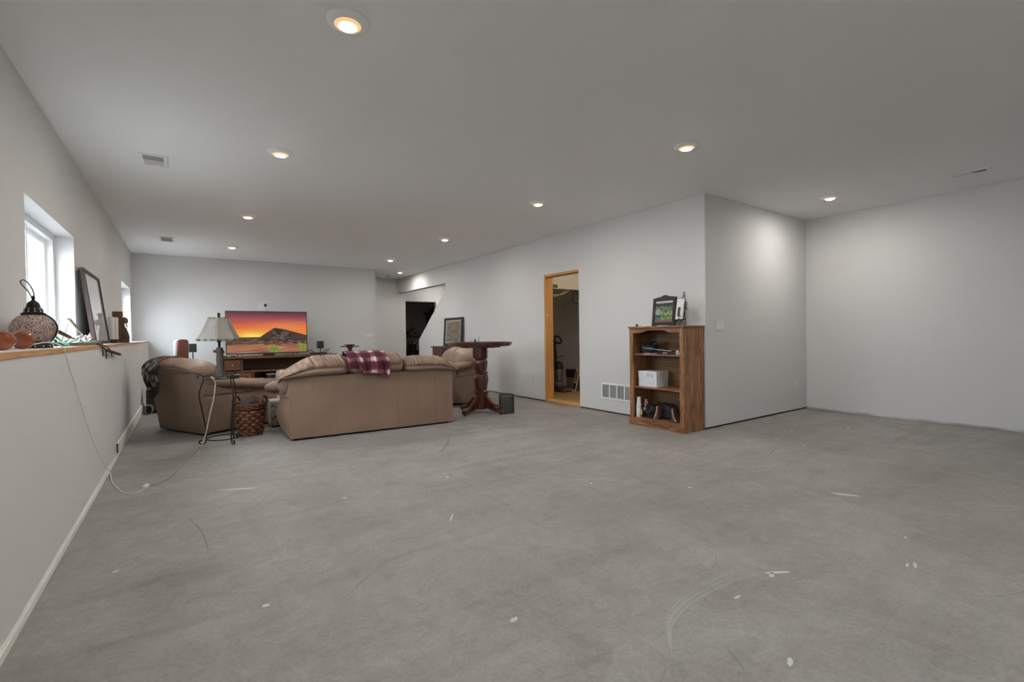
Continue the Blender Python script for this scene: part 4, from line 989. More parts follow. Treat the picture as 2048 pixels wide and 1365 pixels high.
# television
tv = thing('television', 'large flat television showing a sunset over a collapsed barn', 'television', (1.375, 10.62, CHt))
TW, TH, TZ = 1.462, .845, .04
def tvimg(u, v):
    n = noise.noise(Vector((u * 9, v * 9, 1))); n2 = noise.noise(Vector((u * 34, v * 40, 3))); n3 = noise.noise(Vector((u * 5, v * 30, 8)))
    hz = .385
    roof = None
    if .40 < u < .58: roof = hz + (u - .40) / .18 * .225
    elif .58 <= u < .70: roof = hz + .225 - (u - .58) / .12 * .035
    elif .70 <= u <= 1.0: roof = hz + .19 - (u - .70) / .30 * .155
    if roof is not None and v < roof and v > .30 + .02 * n:
        c = (62, 50, 44)
        if v > roof - .02: c = (40, 30, 28)
        if .50 < u < .80 and v < roof - .05:
            k = noise.noise(Vector((u * 14 + v * 9, v * 46 - u * 12, 5)))
            if k > .18: c = (112, 92, 78)
            elif k < -.12: c = (24, 18, 17)
        if .66 < u < .70 and v < .5: c = (96, 78, 66)
        c = tuple(q * (1 + .35 * n) for q in c)
        return s2l(tuple(max(0, min(255, q)) for q in c))
    if v > hz:
        t = (v - hz) / (1 - hz)
        stops = [(0, (250, 140, 40)), (.25, (244, 126, 40)), (.5, (206, 92, 62)), (.75, (150, 66, 78)), (1, (88, 42, 70))]
        for (a, ca), (b, cb_) in zip(stops, stops[1:]):
            if a <= t <= b:
                k = (t - a) / (b - a); c = [p + (q - p) * k for p, q in zip(ca, cb_)]; break
        g = math.exp(-(((u - .31) / .20) ** 2 + (t / .22) ** 2)); c = [p + (q - p) * g for p, q in zip(c, (255, 238, 110))]
        g2 = math.exp(-(((u - .75) / .4) ** 2 + ((t - .45) / .22) ** 2)) * .45; c = [p + (q - p) * g2 for p, q in zip(c, (250, 170, 110))]
        dk = .25 * max(0, n3) * t; c = [p * (1 - dk) for p in c]
        return s2l(tuple(max(0, min(255, q)) for q in c))
    if v > .345: return s2l((70 + 20 * n, 58, 34)) if u < .42 else s2l((64, 48, 40))
    if v > .20 + .05 * n:
        k = noise.noise(Vector((u * 16, v * 60, 11)))
        if k > .25: return s2l((150, 116, 92))
        if k < -.22: return s2l((44, 32, 24))
        return s2l((max(20, 92 + 60 * n2), max(14, 64 + 46 * n2), max(10, 46 + 36 * n2)))
    for cx, cy, rx, ry in ((.575, .07, .07, .09), (.965, .12, .07, .10)):
        d = ((u - cx) / rx) ** 2 + ((v - cy) / ry) ** 2
        if d < 1 + .8 * n2: return s2l((120 + 60 * n2, 140 + 50 * n2, 56))
    k = .5 + .5 * noise.noise(Vector((u * 3 + v * 6, v * 34 - u * 5, 6)))
    return s2l((112 + 100 * k, 66 + 84 * k + 10 * n2, 48 + 66 * k))
b = B(); b.grid(lambda u, v: (-TW / 2 + .012 + (TW - .024) * u, -.0215, TZ + .018 + (TH - .03) * v), 260, 150, tvimg)
b.build('screen', vcol('lit_screen', .35, .30), tv, norm=False)
B().box(-TW / 2, -.02, TZ, TW / 2, .03, TZ + TH).build('housing', m_black, tv, bevel=.004)
fr = B().box(-TW / 2, -.024, TZ, TW / 2, -.019, TZ + .017).box(-TW / 2, -.024, TZ + TH - .012, TW / 2, -.019, TZ + TH).box(-TW / 2, -.024, TZ, -TW / 2 + .012, -.019, TZ + TH).box(TW / 2 - .012, -.024, TZ, TW / 2, -.019, TZ + TH)
fr.build('bezel', m_black, tv)
for s in (-1, 1):
    for d in (-1, 1): B().tube([(s * .50, 0, TZ + .02), (s * .50 + d * .05 * 1, -.06 * d, .004)], .006, 6).build('foot', m_black, tv)
t = thing('sound_bar', 'small black speaker bar centred beneath the TV', 'speaker', (1.36, 10.47, CHt))
B().box(-.10, -.04, 0, .10, .04, .05).build('cabinet', m_black, t, bevel=.004); B().box(-.09, -.043, .006, .09, -.039, .044).build('grille', m_blackm, t)
t = thing('set_top_box', 'flat black box with white light at the end of the console', 'media player', (.68, 10.45, CHt))
B().box(-.11, -.06, 0, .11, .06, .022).build('case', m_black, t, bevel=.003); B().box(-.03, -.062, .008, .02, -.059, .016).build('light', m_white, t)
t = thing('router', 'black wireless router with four splayed antennas', 'router', (2.30, 10.50, CHt))
B().prism([(-.15, 0), (.15, 0), (.17, .02), (.12, .032), (-.12, .032), (-.17, .02)], 'y', -.08, .08).build('body', m_black, t, bevel=.004)
for x, a in ((-.14, -.85), (-.08, -.8), (.09, .75), (.14, .8)):
    B().obox((x + .055 * math.sin(a), .0, .025 + .055 * math.cos(a)), (.014, .006, .12), Matrix.Rotation(a, 3, 'Y')).build('antenna', m_black, t, bevel=.002)
def speaker(lab, x, y, z0, zf, onfloor):
    t = thing('satellite_speaker', lab, 'speaker', (x, y, z0))
    B().box(-.06, -.06, zf - z0, .06, .06, zf - z0 + .155).build('cabinet', m_black, t, bevel=.006)
    B().box(-.052, -.064, zf - z0 + .008, .052, -.058, zf - z0 + .147).build('grille', m_blackm, t, bevel=.002)
    B().tube([(0, 0, .01), (0, 0, zf - z0 + .01)], .009, 10).build('pole', m_black, t)
    B().lathe([(.001, 0), (.07 if not onfloor else .12, 0), (.07 if not onfloor else .12, .01), (.02, .018), (.001, .018)], 24).build('base', m_black, t, smooth=True)
speaker('black cube speaker on a slim floor stand beside the leather chair', .115, 10.5, 0, .88, True)
speaker('black cube speaker on a short stand behind the router', 2.375, 10.66, CHt, .885, False)
# spiral pedestal with a bowl, in front of the TV wall
pdst = thing('pedestal_table', 'small round dark wood pedestal table with twisted post', 'table', (2.67, 9.5, 0))
B().lathe([(.001, .925), (.175, .925), (.182, .932), (.178, .943), (.001, .943)], 40).build('top', m_darkwood, pdst, smooth=True)
rg = []
for k in range(70):
    z = .12 + .80 * k / 69; tw = k * .32
    rg.append([(.035 * (1 + .22 * math.cos(3 * (a - tw))) * math.cos(a), .035 * (1 + .22 * math.cos(3 * (a - tw))) * math.sin(a), z) for a in [2 * PI * j / 24 for j in range(24)]])
B().loft(rg).build('twisted_post', m_darkwood, pdst, smooth=True, sharp=80)
B().lathe([(.05, .895), (.06, .91), (.06, .926), (.001, .926)], 24).build('collar', m_darkwood, pdst, smooth=True)
B().lathe([(.001, 0), (.17, 0), (.17, .03), (.1, .06), (.05, .12), (.001, .12)], 32).build('base', m_darkwood, pdst, smooth=True)
t = thing('shallow_bowl', 'shallow dark scalloped bowl on the twisted pedestal table', 'bowl', (2.67, 9.5, .943))
rg = [[(r * (1 + s * .05 * math.cos(12 * a)) * math.cos(a), r * (1 + s * .05 * math.cos(12 * a)) * math.sin(a), z + s * .004 * math.cos(12 * a)) for a in [2 * PI * j / 72 for j in range(72)]] for r, z, s in ((.04, 0, 0), (.07, .006, 0), (.105, .026, 1), (.10, .027, 1), (.066, .011, 0), (.002, .008, 0))]
B().loft(rg).build('bowl', m_darkwood, t, smooth=True)
# slim leather chair behind the armchair
lc = thing('leather_chair', 'narrow brown leather high-back chair near the TV wall corner', 'chair', (-.04, 9.72, 0), -.1)
m_brl = leather('brown_leather', s2l((104, 52, 38)))
bp2 = catmull([(0, 0, .50), (0, .015, .7), (0, .03, .9), (0, .055, 1.06), (0, .062, 1.12)], 5); rg = []
for i, p in enumerate(bp2):
    u = i / (len(bp2) - 1); w = .085 if u < .75 else .085 * max(.12, 1 - ((u - .75) / .25) ** 2.5) ** .5
    rg.append([(w * sgp(math.cos(a), .6), p.y + .032 * sgp(math.sin(a), .7), p.z) for a in [2 * PI * j / 24 for j in range(24)]])
B().loft(rg).build('backrest', m_brl, lc, smooth=True, sharp=70)
B().loft([[(x - .045, y + .04, z - .004) for x, y, z in r] for r in rg]).build('back_shell', M('pale_shell', (.62, .63, .65), .4), lc, smooth=True, sharp=70)
B().pillow((0, -.2, .47), (.2, .22, .05), .35, 28, 12).build('seat', m_brl, lc, smooth=True)
for sx in (-1, 1):
    for sy in (-.36, -.02): B().tube([(sx * .16, sy, .45), (sx * .18, sy * 1.06, 0)], [.018, .013], 8).build('leg', m_darkwood, lc, smooth=True)
# subwoofer and cable coil in the corner
t = thing('subwoofer', 'black floor subwoofer behind the armchair by the wall', 'speaker', (-.40, 9.2, 0))
B().box(-.10, -.16, .02, .10, .16, .36).build('cabinet', m_black, t, bevel=.006); B().box(-.09, -.166, .04, .09, -.158, .34).build('grille', m_blackm, t)
for sx in (-1, 1):
    for sy in (-1, 1): B().lathe([(.001, 0), (.018, 0), (.018, .022), (.001, .022)], 10, (sx * .08, sy * .13, 0)).build('foot', m_blackm, t)
t = thing('cable_coil', 'coil of black and grey cable lying beside the subwoofer', 'cables', (-.47, 8.95, .0))
for k in range(7):
    a0 = k * .9; B().tube([(.05 * math.cos(a) + .01 * math.sin(a0), .03 * math.sin(k) + .035 * math.sin(a + a0) * .4, .075 + .065 * math.sin(a)) for a in [2 * PI * j / 24 for j in range(24)]], .006, 6, True).build('loop', m_black if k % 2 else M('grey_cable_%d' % k, (.3, .3, .3), .5), t, smooth=True)
# loose baseboard plank along the left wall
tag(B().box(XA1 + .0, 5.87, .048, XA1 + .016, 9.9, .138).build('baseboard_plank', m_primed, bevel=.002), 'loose primed board leaning along the foot of the window wall', 'board')
bpy.data.objects['baseboard_plank'].data.materials.append(M('raw_board_end', s2l((110, 70, 44)), .7))
for p in bpy.data.objects['baseboard_plank'].data.polygons:
    if p.normal.y < -.9: p.material_index = 1

# ------------------------------------------------------------------ cabinet with framed print by the right wall
cab = thing('low_cabinet', 'low dark wood cabinet under the framed print', 'cabinet', (4.58, 8.65, 0))
B().box(0, 0, .05, .34, 1.14, .855).build('body', m_darkwood, cab, bevel=.003)
B().box(-.03, -.03, .855, .345, 1.17, .885).build('top', m_darkwood, cab, bevel=.004)
B().box(.02, .02, 0, .32, 1.12, .05).build('plinth', m_darkwood, cab)
for k in range(2):
    d = B().box(-.016, .03 + k * .55, .09, 0, .56 + k * .55, .82).build('door', m_darkwood, cab, bevel=.003)
    B().pillow((-.028, .52 if k == 0 else .62, .5), (.013, .013, .013), 1, 10, 6).build('knob', m_alu, d, smooth=True)
fp = thing('framed_print', 'black framed brown textured print leaning on the wall above the cabinet', 'picture frame', (4.868, 9.37, .885), -PI / 2)
fw, fh = .86, .63
ft = Matrix.Rotation(-.065, 4, 'X')
def art(u, v):
    n = noise.noise(Vector((u * 5, v * 9, 2))); n2 = noise.noise(Vector((u * 22, v * 26, 4)))
    if u < .07 or u > .93 or v < .06 or v > .94: return s2l((176, 170, 160))
    if u < .09 or u > .91 or v > .91: return s2l((150, 142, 130))
    return s2l((122 + 30 * n + 20 * n2, 110 + 28 * n + 20 * n2, 96 + 24 * n + 16 * n2))
b = B(); b.grid(lambda u, v: tuple(ft @ Vector((-fw / 2 + .06 + (fw - .12) * u, -.004, .055 + (fh - .1) * v))), 70, 60, art); b.build('print', vcol('print_paper', .4, coat=1.), fp, norm=False)
fr = B().box(-fw / 2, -.02, 0, -fw / 2 + .065, .012, fh).box(fw / 2 - .065, -.02, 0, fw / 2, .012, fh).box(-fw / 2 + .065, -.02, 0, fw / 2 - .065, .012, .06).box(-fw / 2 + .065, -.02, fh - .05, fw / 2 - .065, .012, fh)
fr.xf(ft).build('frame', M('frame_black', (.02, .025, .03), .4), fp, bevel=.004)
B().box(-fw / 2 + .05, -.002, .05, fw / 2 - .05, .01, fh - .04).xf(ft).build('backing', m_blackm, fp)

# ------------------------------------------------------------------ ledge things
LZ = 1.093
m_amber = M('amber_glass', s2l((140, 66, 24)), .06, coat=.8, var=.3, vscale=9)
for k, (x, y, r) in enumerate(((-.66, 2.985, .044), (-.66, 3.30, .046))):
    t = thing('amber_glass_ball', ['amber glass ball at the near end of the ledge', 'amber glass ball beside the mosaic lantern'][k], 'ornament', (x, y, LZ))
    B().pillow((0, 0, r), (r, r, r), 1, 28, 16).build('ball', m_amber, t, smooth=True)
    B().lathe([(.009, r * 1.95), (.008, r * 2.0), (.004, r * 2.03), (.001, r * 2.03)], 12).build('cap', m_amber, t, smooth=True)
def mosaic():
    m, nt, p = new_mat('mosaic_glass'); N = nt.nodes; Lk = nt.links
    tc = N.new('ShaderNodeTexCoord'); v = N.new('ShaderNodeTexVoronoi'); v.inputs['Scale'].default_value = 240; Lk.new(tc.outputs['Object'], v.inputs['Vector'])
    r = N.new('ShaderNodeValToRGB'); e = r.color_ramp.elements; e[0].position = 0; e[0].color = (*s2l((120, 78, 76)), 1); e[1].position = 1; e[1].color = (*s2l((214, 198, 184)), 1)
    for q, c in ((.12, (204, 186, 176)), (.45, (178, 160, 164)), (.62, (214, 192, 172)), (.88, (150, 104, 84))):
        x = e.new(q); x.color = (*s2l(c), 1)
    r.color_ramp.interpolation = 'CONSTANT'
    s = N.new('ShaderNodeSeparateColor'); Lk.new(v.outputs['Color'], s.inputs[0]); Lk.new(s.outputs[0], r.inputs[0])
    v2 = N.new('ShaderNodeTexVoronoi'); v2.feature = 'DISTANCE_TO_EDGE'; v2.inputs['Scale'].default_value = 240; Lk.new(tc.outputs['Object'], v2.inputs['Vector'])
    g = N.new('ShaderNodeValToRGB'); g.color_ramp.elements[0].position = .03; g.color_ramp.elements[1].position = .09; Lk.new(v2.outputs[0], g.inputs[0])
    mx = N.new('ShaderNodeMix'); mx.data_type = 'RGBA'; mx.inputs[6].default_value = (*s2l((96, 72, 70)), 1); Lk.new(g.outputs[0], mx.inputs[0]); Lk.new(r.outputs[0], mx.inputs[7])
    Lk.new(mx.outputs[2], p.inputs['Base Color']); p.inputs['Roughness'].default_value = .12; p.inputs['Coat Weight'].default_value = .6
    b = N.new('ShaderNodeBump'); b.inputs['Strength'].default_value = .4; b.inputs['Distance'].default_value = .004; Lk.new(g.outputs[0], b.inputs['Height']); Lk.new(b.outputs[0], p.inputs['Normal'])
    return m
m_glint = M('glint_white', (.8, .8, .78), .3)
ln = thing('mosaic_lantern', 'round mosaic glass lantern with black domed cap and wire loop', 'lantern', (-.67, 3.575, LZ))
B().lathe([(.001, 0), (.072, 0), (.075, .004), (.073, .018), (.06, .03), (.045, .034), (.001, .034)], 36).build('base', m_iron, ln, smooth=True)
B().lathe([(.05, .03), (.07, .042), (.088, .066), (.096, .095), (.095, .12), (.082, .15), (.063, .172), (.046, .18)], 48).build('globe', mosaic(), ln, smooth=True)
B().lathe([(.001, .178), (.048, .178), (.05, .182), (.05, .189), (.04, .192), (.039, .205), (.035, .216), (.028, .222), (.027, .232), (.023, .245), (.014, .254), (.008, .258), (.006, .268), (.010, .272), (.004, .282), (.001, .285)], 36).build('cap', m_iron, ln, smooth=True)
for rr_, z, n in ((.0395, .199, 10), (.036, .212, 10), (.0735, .011, 14)):
    for k in range(n):
        a = 2 * PI * k / n; B().pillow((rr_ * math.cos(a), rr_ * math.sin(a), z), (.0035, .0035, .0035), 1, 8, 6).build('bead', m_glint, ln, smooth=True)  # white dots painted for light glinting in the lantern's holes
B().tube(catmull([(.0, -.004, .258), (-.012, -.02, .30), (-.03, -.05, .335), (-.034, -.065, .352), (-.022, -.06, .362), (-.006, -.035, .34), (.004, -.008, .30), (.004, 0, .262)], 7), .0025, 6).build('loop_handle', m_iron, ln, smooth=True)
B().tube(catmull([(.048, -.014, .182), (.081, -.025, .155), (.098, -.03, .11), (.087, -.028, .065), (.066, -.022, .03)], 6), .0035, 6).build('strap_wire', m_iron, ln, smooth=True)
# bundle of artificial cattails, leaves and blooms
fbd = thing('flower_bundle', 'bundle of artificial cattails, green leaves and pale blooms on the ledge', 'flowers', (-.66, 4.5, LZ))
m_cat = M('cattail_brown', s2l((84, 34, 24)), .85, bump=.4, bscale=200)
m_stem = M('dry_stem', s2l((128, 120, 92)), .7); m_dkstem = M('dark_stem', s2l((44, 42, 34)), .6)
m_green = M('bright_leaf', s2l((44, 108, 58)), .35, var=.4, vscale=30, coat=.3); m_teal = M('teal_leaf', s2l((110, 150, 140)), .4, var=.3, vscale=25)
m_petal = M('pale_petal', s2l((204, 206, 204)), .5, var=.1, vscale=30); m_mauve = M('mauve_petal', s2l((170, 130, 132)), .55)
def cattail(p, q, r):
    p, q = Vector(p), Vector(q); d = (q - p)
    B().tube([p, p + d * .04, p + d * .96, q], [r * .5, r, r, r * .5], 10).build('cattail', m_cat, fbd, smooth=True)
    B().tube([q, q + d * .16], r * .25, 5).build('cattail_tip', m_dkstem, fbd)
cattail((0, -.03, .06), (0, -.37, .095), .012)
cattail((.125, .62, -.045), (.13, 1.55, -.108), .013)
B().tube([(0, -.03, .06), (.04, .2, .03), (.10, .48, .0), (.125, .62, -.045)], .005, 6).build('stem', m_dkstem, fbd, smooth=True)
B().tube(catmull([(.0, .62, .03), (0, .42, .09), (0, .2, .14), (-.0, .0, .182), (0, -.06, .186)], 5), [.006] * 10 + [.009] * 11, 7).build('stem', m_stem, fbd, smooth=True)
for k, pts in enumerate(([(.09, .45, .012), (.12, .55, -.03), (.125, .62, -.09), (.12, .66, -.12)], [(.09, .40, .01), (.118, .44, -.02), (.12, .46, -.07), (.115, .47, -.09)], [(.10, .5, .01), (.12, .7, -.02), (.122, .9, -.05), (.12, 1.02, -.11)])):
    B().tube(catmull(pts, 6), .004, 5).build('tendril', m_dkstem, fbd, smooth=True)
def leaf(c, d, l, w, mat, up=(0, 0, 1), nm='leaf', curl=.2):
    c, d, up = Vector(c), Vector(d).normalized(), Vector(up); s = d.cross(up).normalized(); n = s.cross(d)
    B().grid(lambda u, v: tuple(c + d * l * v + s * (u - .5) * w * math.sin(PI * min(.98, v * .92 + .08)) + n * (curl * l * v * v - .25 * w * abs(u - .5))), 4, 8).build(nm, mat, fbd, smooth=True, solid=.002, norm=False)
random.seed(11)
for k in range(30): leaf((random.uniform(-.05, .05), random.uniform(-.46, -.2), random.uniform(.0, .03)), (random.uniform(-.5, .8), random.uniform(-1, 1), random.uniform(.0, .5)), random.uniform(.035, .075), .03, m_green, curl=.05)
for k in range(24): leaf((random.uniform(-.05, .06), random.uniform(-.1, .5), random.uniform(.005, .03)), (random.uniform(-.4, .9), random.uniform(-1, 1), random.uniform(-.1, .3)), random.uniform(.03, .06), .022, m_teal, curl=.03)
for k in range(46): leaf((random.uniform(-.06, .05), random.uniform(.02, .48), random.uniform(.015, .05)), (random.uniform(-.8, .8), random.uniform(-1, 1), random.uniform(.0, .7)), random.uniform(.03, .06), .034, m_petal, nm='petal', curl=.06)
for k in range(12): leaf((random.uniform(-.03, .05), random.uniform(.28, .5), random.uniform(.03, .06)), (random.uniform(-.8, .8), random.uniform(-1, 1), random.uniform(.3, .9)), .038, .03, m_mauve, nm='petal')
for y, h in ((-.34, .16), (-.08, .14), (-.03, .17)): leaf((-.03, y, .02), (.1, -.06, 1), h, .022, m_petal, up=(1, 0, 0), nm='blade', curl=.12)
# driftwood stick under the bundle
tag(B().box(-.012, -.55, 0, .03, .50, .024).warp(lambda x, y, z: (x + .006 * noise.noise(Vector((y * 5, 0, 0))), y, z + .003 * noise.noise(Vector((y * 9, 1, x * 30))))).build('wood_strip', wood('weathered_wood', s2l((88, 66, 46)), s2l((150, 126, 98)), 'y', 1, .8, 0), loc=(-.60, 4.68, LZ), bevel=.003), 'weathered strip of wood lying beneath the flower bundle', 'wood')
tag(B().box(-.07, -.30, 0, .07, .30, .0015).build('paper_sheet', M('sheet_paper', (.82, .82, .80), .7), loc=(-.64, 3.95, LZ), rz=0), 'flat white sheet of paper on the ledge by the lantern', 'paper')
# tall leaning frame
lf = thing('leaning_picture', 'tall dark wood frame with white mat leaning on the ledge', 'picture frame', (-.668, 6.11, LZ), PI / 2)
pw_, ph_ = .96, .69; lt = Matrix.Rotation(-.115, 4, 'X')
m_fr = wood('frame_dark_wood', s2l((32, 24, 20)), s2l((70, 56, 48)), 'z', 1, .65, 0)
fr = B().box(-pw_ / 2, -.016, 0, -pw_ / 2 + .055, .016, ph_).box(pw_ / 2 - .055, -.016, 0, pw_ / 2, .016, ph_).box(-pw_ / 2 + .055, -.016, 0, pw_ / 2 - .055, .016, .03).box(-pw_ / 2 + .055, -.016, ph_ - .03, pw_ / 2 - .055, .016, ph_)
fr.xf(lt).build('frame', m_fr, lf, bevel=.003)
B().box(-pw_ / 2 + .04, -.006, .02, pw_ / 2 - .04, .01, ph_ - .02).xf(lt).build('mat_board', M('mat_white', (.74, .74, .73), .4, coat=1.), lf)
# candles on a tray
ct = thing('candle_tray', 'low dark wood tray holding two pale candles', 'tray', (-.67, 6.95, LZ))
B().box(-.05, -.16, 0, .05, .14, .022).build('tray', m_fr, ct, bevel=.003)
m_wax = M('pale_wax', (.60, .59, .57), .45)
for k, (y, x) in enumerate(((-.09, -.0), (.06, .02))):
    t = thing('pillar_candle', ['pale pillar candle nearer the tall leaning frame', 'pale pillar candle nearer the carved corbel'][k], 'candle', (-.67 + x, 6.95 + y, LZ + .022))
    B().lathe([(.001, 0), (.036, 0), (.036, .012), (.03, .02), (.001, .02)], 20).build('holder', m_iron, t, smooth=True)
    B().lathe([(.001, .018), (.028, .018), (.028, .265), (.024, .27), (.001, .266)], 24).build('wax', m_wax, t, smooth=True)
    B().tube([(0, 0, .262), (.001, 0, .28)], .0015, 5).build('wick', m_blackm, t)
# carved corbel
cb2 = thing('carved_corbel', 'carved wooden corbel with scrolled front on the ledge end', 'corbel', (-.63, 7.12, LZ))
m_corb = wood('corbel_brown', s2l((58, 34, 20)), s2l((128, 84, 52)), 'z', 1.4, .55)
B().box(-.045, -.06, 0, .035, .02, .36).build('post', m_corb, cb2, bevel=.003)
B().box(-.05, -.068, .30, .04, .028, .362).build('head_block', m_corb, cb2, bevel=.003)
sc_ = [(.03, .0), (.03, .29), (.06, .30), (.085, .28), (.09, .24), (.075, .225), (.065, .24), (.055, .22), (.06, .17), (.085, .13), (.10, .07), (.095, .0)]
B().prism(sc_, 'y', -.045, .01).build('scroll', wood('corbel_grey', s2l((46, 40, 36)), s2l((120, 106, 92)), 'z', 2, .6), cb2, bevel=.006)
for k in range(4): B().tube(catmull([(.04, -.048, .26 - k * .06), (.07, -.05, .23 - k * .06), (.08, -.048, .18 - k * .06)], 5), .006, 6).build('carved_rib', m_corb, cb2, smooth=True)

# ------------------------------------------------------------------ closet contents
vac = thing('upright_vacuum', 'dark upright vacuum cleaner standing in the closet', 'vacuum', (6.03, 7.12, .006), -.3)
m_vac = M('vacuum_dark', (.02, .018, .018), .3); m_vred = M('vacuum_red', s2l((120, 38, 30)), .35)
B().box(-.14, -.16, .0, .14, .08, .07).build('head', m_vac, vac, bevel=.02)
B().pillow((0, .06, .13), (.10, .10, .10), 1, 22, 14).build('ball', M('vacuum_ball', (.16, .14, .12), .25), vac, smooth=True)
B().lathe([(.001, .2), (.07, .2), (.075, .22), (.075, .42), (.07, .44), (.001, .44)], 24, (0, .02, 0)).build('bin', M('smoky_bin', s2l((104, 94, 84)), .1, coat=.5), vac, smooth=True)
B().lathe([(.078, .43), (.085, .46), (.075, .53), (.04, .57), (.001, .58)], 20, (0, .02, 0)).build('cyclone', M('vacuum_blue', s2l((44, 52, 66)), .25, .4), vac, smooth=True)
B().tube([(-.03, .1, .2), (-.05, .1, .6), (-.05, .1, 1.0)], .028, 10).build('shaft', m_vac, vac, smooth=True)
B().tube([(-.02, .075, .55), (-.02, .08, .78)], .012, 8).build('red_strip', m_vred, vac)
B().tube(catmull([(-.05, .1, 1.0), (-.04, .09, 1.07), (.02, .05, 1.06), (.06, .02, .99), (.04, .04, .94), (-.04, .09, .95)], 6), .02, 8).build('handle', m_vac, vac, smooth=True)
B().tube(catmull([(-.06, .1, .6), (-.13, .08, .55), (-.15, .06, .4), (-.13, .06, .2), (-.08, .06, .12)], 6), .018, 8).build('hose', m_vac, vac, smooth=True)
B().tube([(-.05, .06, .66), (.1, .02, .69)], .01, 6).build('cord_hook', m_vac, vac)
bx = thing('tool_box', 'black tool case with pale lid catches on the closet floor', 'case', (6.36, 7.02, .006), .2)
B().box(-.14, -.1, .0, .16, .12, .26).build('lower_case', M('brown_case', s2l((108, 90, 66)), .6), bx, bevel=.01)
B().box(-.15, -.11, .265, .17, .13, .42).build('upper_case', m_black, bx, bevel=.015)
for k in range(5): B().box(-.11 + k * .055, -.118, .31 + .02 * (k % 2), -.085 + k * .055, -.108, .34 + .02 * (k % 2)).build('catch', m_alu, bx)
bd = thing('tilted_carton_flat', 'tall flat pale carton tilted against the closet wall', 'box', (6.10, 6.82, .006), -.2)
rt = Matrix.Translation((.02, 0, .0)) @ Matrix.Rotation(.27, 4, 'Y')
B().box(-.012, -.07, 0, .012, .07, .47).xf(rt).build('carton', M('pale_carton', s2l((176, 168, 150)), .6), bd, bevel=.004)
B().box(-.014, -.05, .05, -.0115, .05, .17).xf(rt).build('dark_label', m_black, bd); B().box(-.014, -.045, .20, -.0115, .045, .40).xf(rt).build('photo_label', M('carton_print', s2l((120, 106, 80)), .5), bd)
t = thing('rolled_mat', 'rolled grey mat lying on the closet floor', 'mat', (6.0, 6.88, .006), .1)
B().tube([(-.13, 0, .034), (.15, .02, .034)], .034, 14).build('roll', M('mat_grey', s2l((98, 88, 94)), .8), t, smooth=True)
B().tube([(-.132, 0, .034), (-.128, 0, .034)], .02, 10).build('core', m_black, t)
# cables hung under the closet soffit, small black sign on the soffit
for k, (pts, m, lb) in enumerate((([(5.46, 6.60, 1.90), (5.5, 6.75, 1.87), (5.65, 6.78, 1.85), (5.8, 6.78, 1.86), (5.92, 6.74, 1.91), (5.95, 6.7, 1.95)], m_white, 'white cable looped under the closet soffit, upper loop'),
                                ([(5.44, 6.74, 1.93), (5.46, 6.78, 1.87), (5.58, 6.8, 1.82), (5.7, 6.8, 1.83), (5.8, 6.76, 1.88), (5.9, 6.7, 1.95)], M('cream_cable', s2l((176, 166, 154)), .5), 'cream cable sagging under the closet soffit, lower loop'),
                                ([(6.16, 6.74, 1.95), (6.1, 6.78, 1.87), (6.1, 6.8, 1.78), (6.15, 6.8, 1.72), (6.3, 6.76, 1.70)], m_black, 'black cable hanging under the closet soffit'))):
    o = B().tube(catmull(pts, 8), .009 if k < 2 else .007, 6).build('hanging_cable', m, smooth=True); tag(o, lb, 'cable')
t = thing('soffit_sign', 'small black rounded sign on the closet soffit', 'sign', (5.52, 6.62, 1.99))
B().pillow((0, -.004, 0), (.065, .004, .028), .35, 28, 8).build('plaque', m_black, t, smooth=True)
for k, (x, w, h) in enumerate(((-.042, .012, .03), (-.012, .008, .02), (.006, .008, .016), (.022, .006, .02), (.036, .010, .016))): B().box(x - w / 2, -.0095, -h / 2, x + w / 2 - .004, -.008, h / 2 - .004).build('mark', m_white, t)

# ------------------------------------------------------------------ back room at the end of the hall
wt = thing('work_table', 'dark wood trestle table in the back room', 'table', (6.30, 15.0, 0))
B().box(-.35, -.25, .60, .55, .45, .64).build('top', m_darkwood, wt, bevel=.004)
for sx in (-.28, .48):
    for sy in (-.18, .38): B().box(sx - .03, sy - .03, 0, sx + .03, sy + .03, .6).build('leg', m_darkwood, wt)
B().obox((.30, -.2, .42), (.03, .04, .45), Matrix.Rotation(.8, 3, 'Y')).build('brace', m_darkwood, wt)
bs = thing('handled_basket', 'dark wire basket with two loop handles on the back room table', 'basket', (6.27, 14.95, .64))
B().lathe([(.001, 0), (.10, 0), (.13, .08), (.12, .2), (.115, .2), (.124, .08), (.095, .01), (.001, .01)], 24).build('bowl', M('dark_wicker', s2l((70, 54, 38)), .7, var=.6, vscale=40), bs, smooth=True)
for s in (-1, 1): B().tube([(s * .06 + .075 * math.cos(a), 0, .19 + .14 * math.sin(a)) for a in [PI * j / 14 for j in range(15)]], .009, 6).build('handle', m_blackm, bs, smooth=True)
shf = thing('wall_shelf', 'narrow wooden wall shelf in the back room', 'shelf', (6.45, 15.45, 1.12))
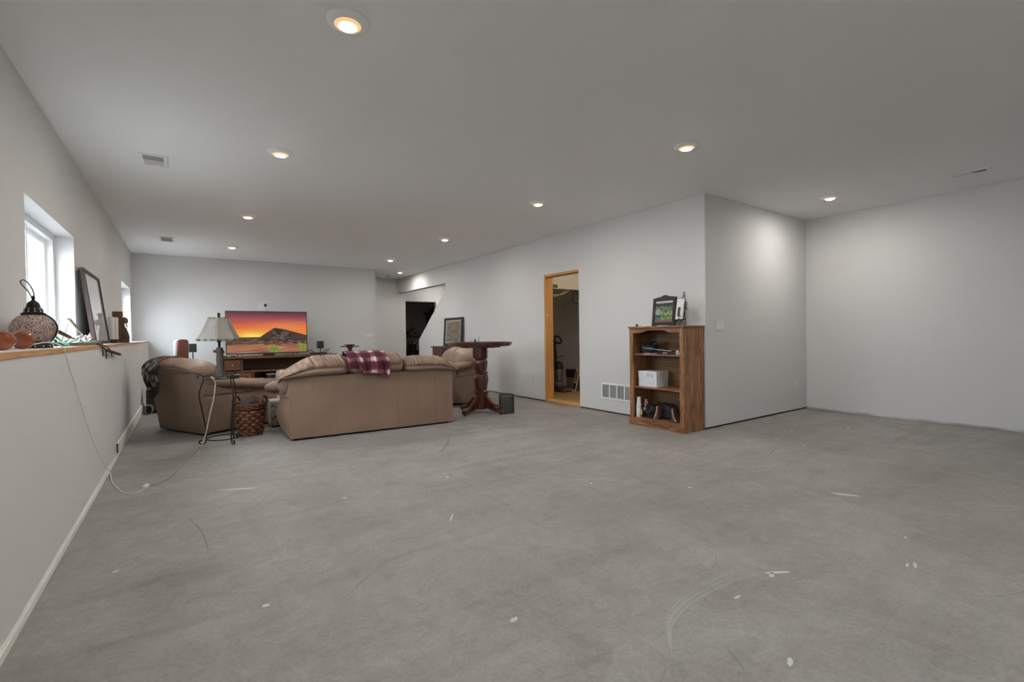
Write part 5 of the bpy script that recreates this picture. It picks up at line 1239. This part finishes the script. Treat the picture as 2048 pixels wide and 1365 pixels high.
B().box(-.5, -.15, -.02, .55, .15, 0).build('board', m_walnut, shf)
for x in (-.4, .45): B().prism([(.15, -.02), (-.1, -.02), (.15, -.16)], 'x', x, x + .02).build('bracket', m_walnut, shf)
for k, (x, w, h, lb) in enumerate(((6.25, .2, .16, 'small pale box on the back room shelf'), (6.52, .28, .17, 'wider pale box with gabled top on the back room shelf'))):
    t = thing('storage_box', lb, 'box', (x, 15.42, 1.12)); B().box(-w / 2, -.09, 0, w / 2, .09, h).build('box', M('pale_box_%d' % k, s2l((176, 164, 148)), .7), t, bevel=.003)
    B().box(-.05, -.093, h * .4, .05, -.09, h * .65).build('label', M('box_label_%d' % k, s2l((90, 80, 70)), .7), t)
    if k: B().prism([(-w / 2, h), (w / 2, h), (0, h + .12)], 'y', -.08, .08).build('gable', M('gable_tan', s2l((160, 146, 128)), .7), t)
hutch = thing('tall_hutch', 'tall brown hutch beside the back room wall', 'cabinet', (7.2, 15.1, 0))
B().box(-.18, -.2, 0, .5, .4, 1.86).build('body', m_walnut, hutch, bevel=.004); B().box(-.24, -.26, 1.86, .55, .42, 1.92).build('cornice', m_walnut, hutch, bevel=.006)
d = B().box(-.14, -.215, .1, .46, -.2, 1.78).build('door', m_walnut, hutch, bevel=.003); B().pillow((-.1, -.225, 1.0), (.012, .012, .012), 1, 8, 6).build('knob', m_alu, d)
hat = thing('felt_hat', 'black felt hat resting on top of the tall hutch', 'hat', (7.15, 15.0, 1.92))
B().lathe([(.001, .012), (.2, .0), (.22, .01), (.13, .03), (.12, .15), (.09, .19), (.001, .18)], 28).build('felt', m_blackm, hat, smooth=True); B().lathe([(.134, .03), (.127, .07)], 28).build('band', m_iron, hat)
t = thing('leather_ottoman', 'rounded tan pouf on the back room floor', 'ottoman', (6.25, 14.2, .004))
B().pillow((0, 0, .25), (.32, .32, .25), .7, 32, 16).build('cushion', M('pouf_tan', s2l((150, 126, 100)), .8), t, smooth=True)
B().lathe([(.3, .24), (.325, .25), (.3, .26)], 32).build('piping', m_leather, t, smooth=True)
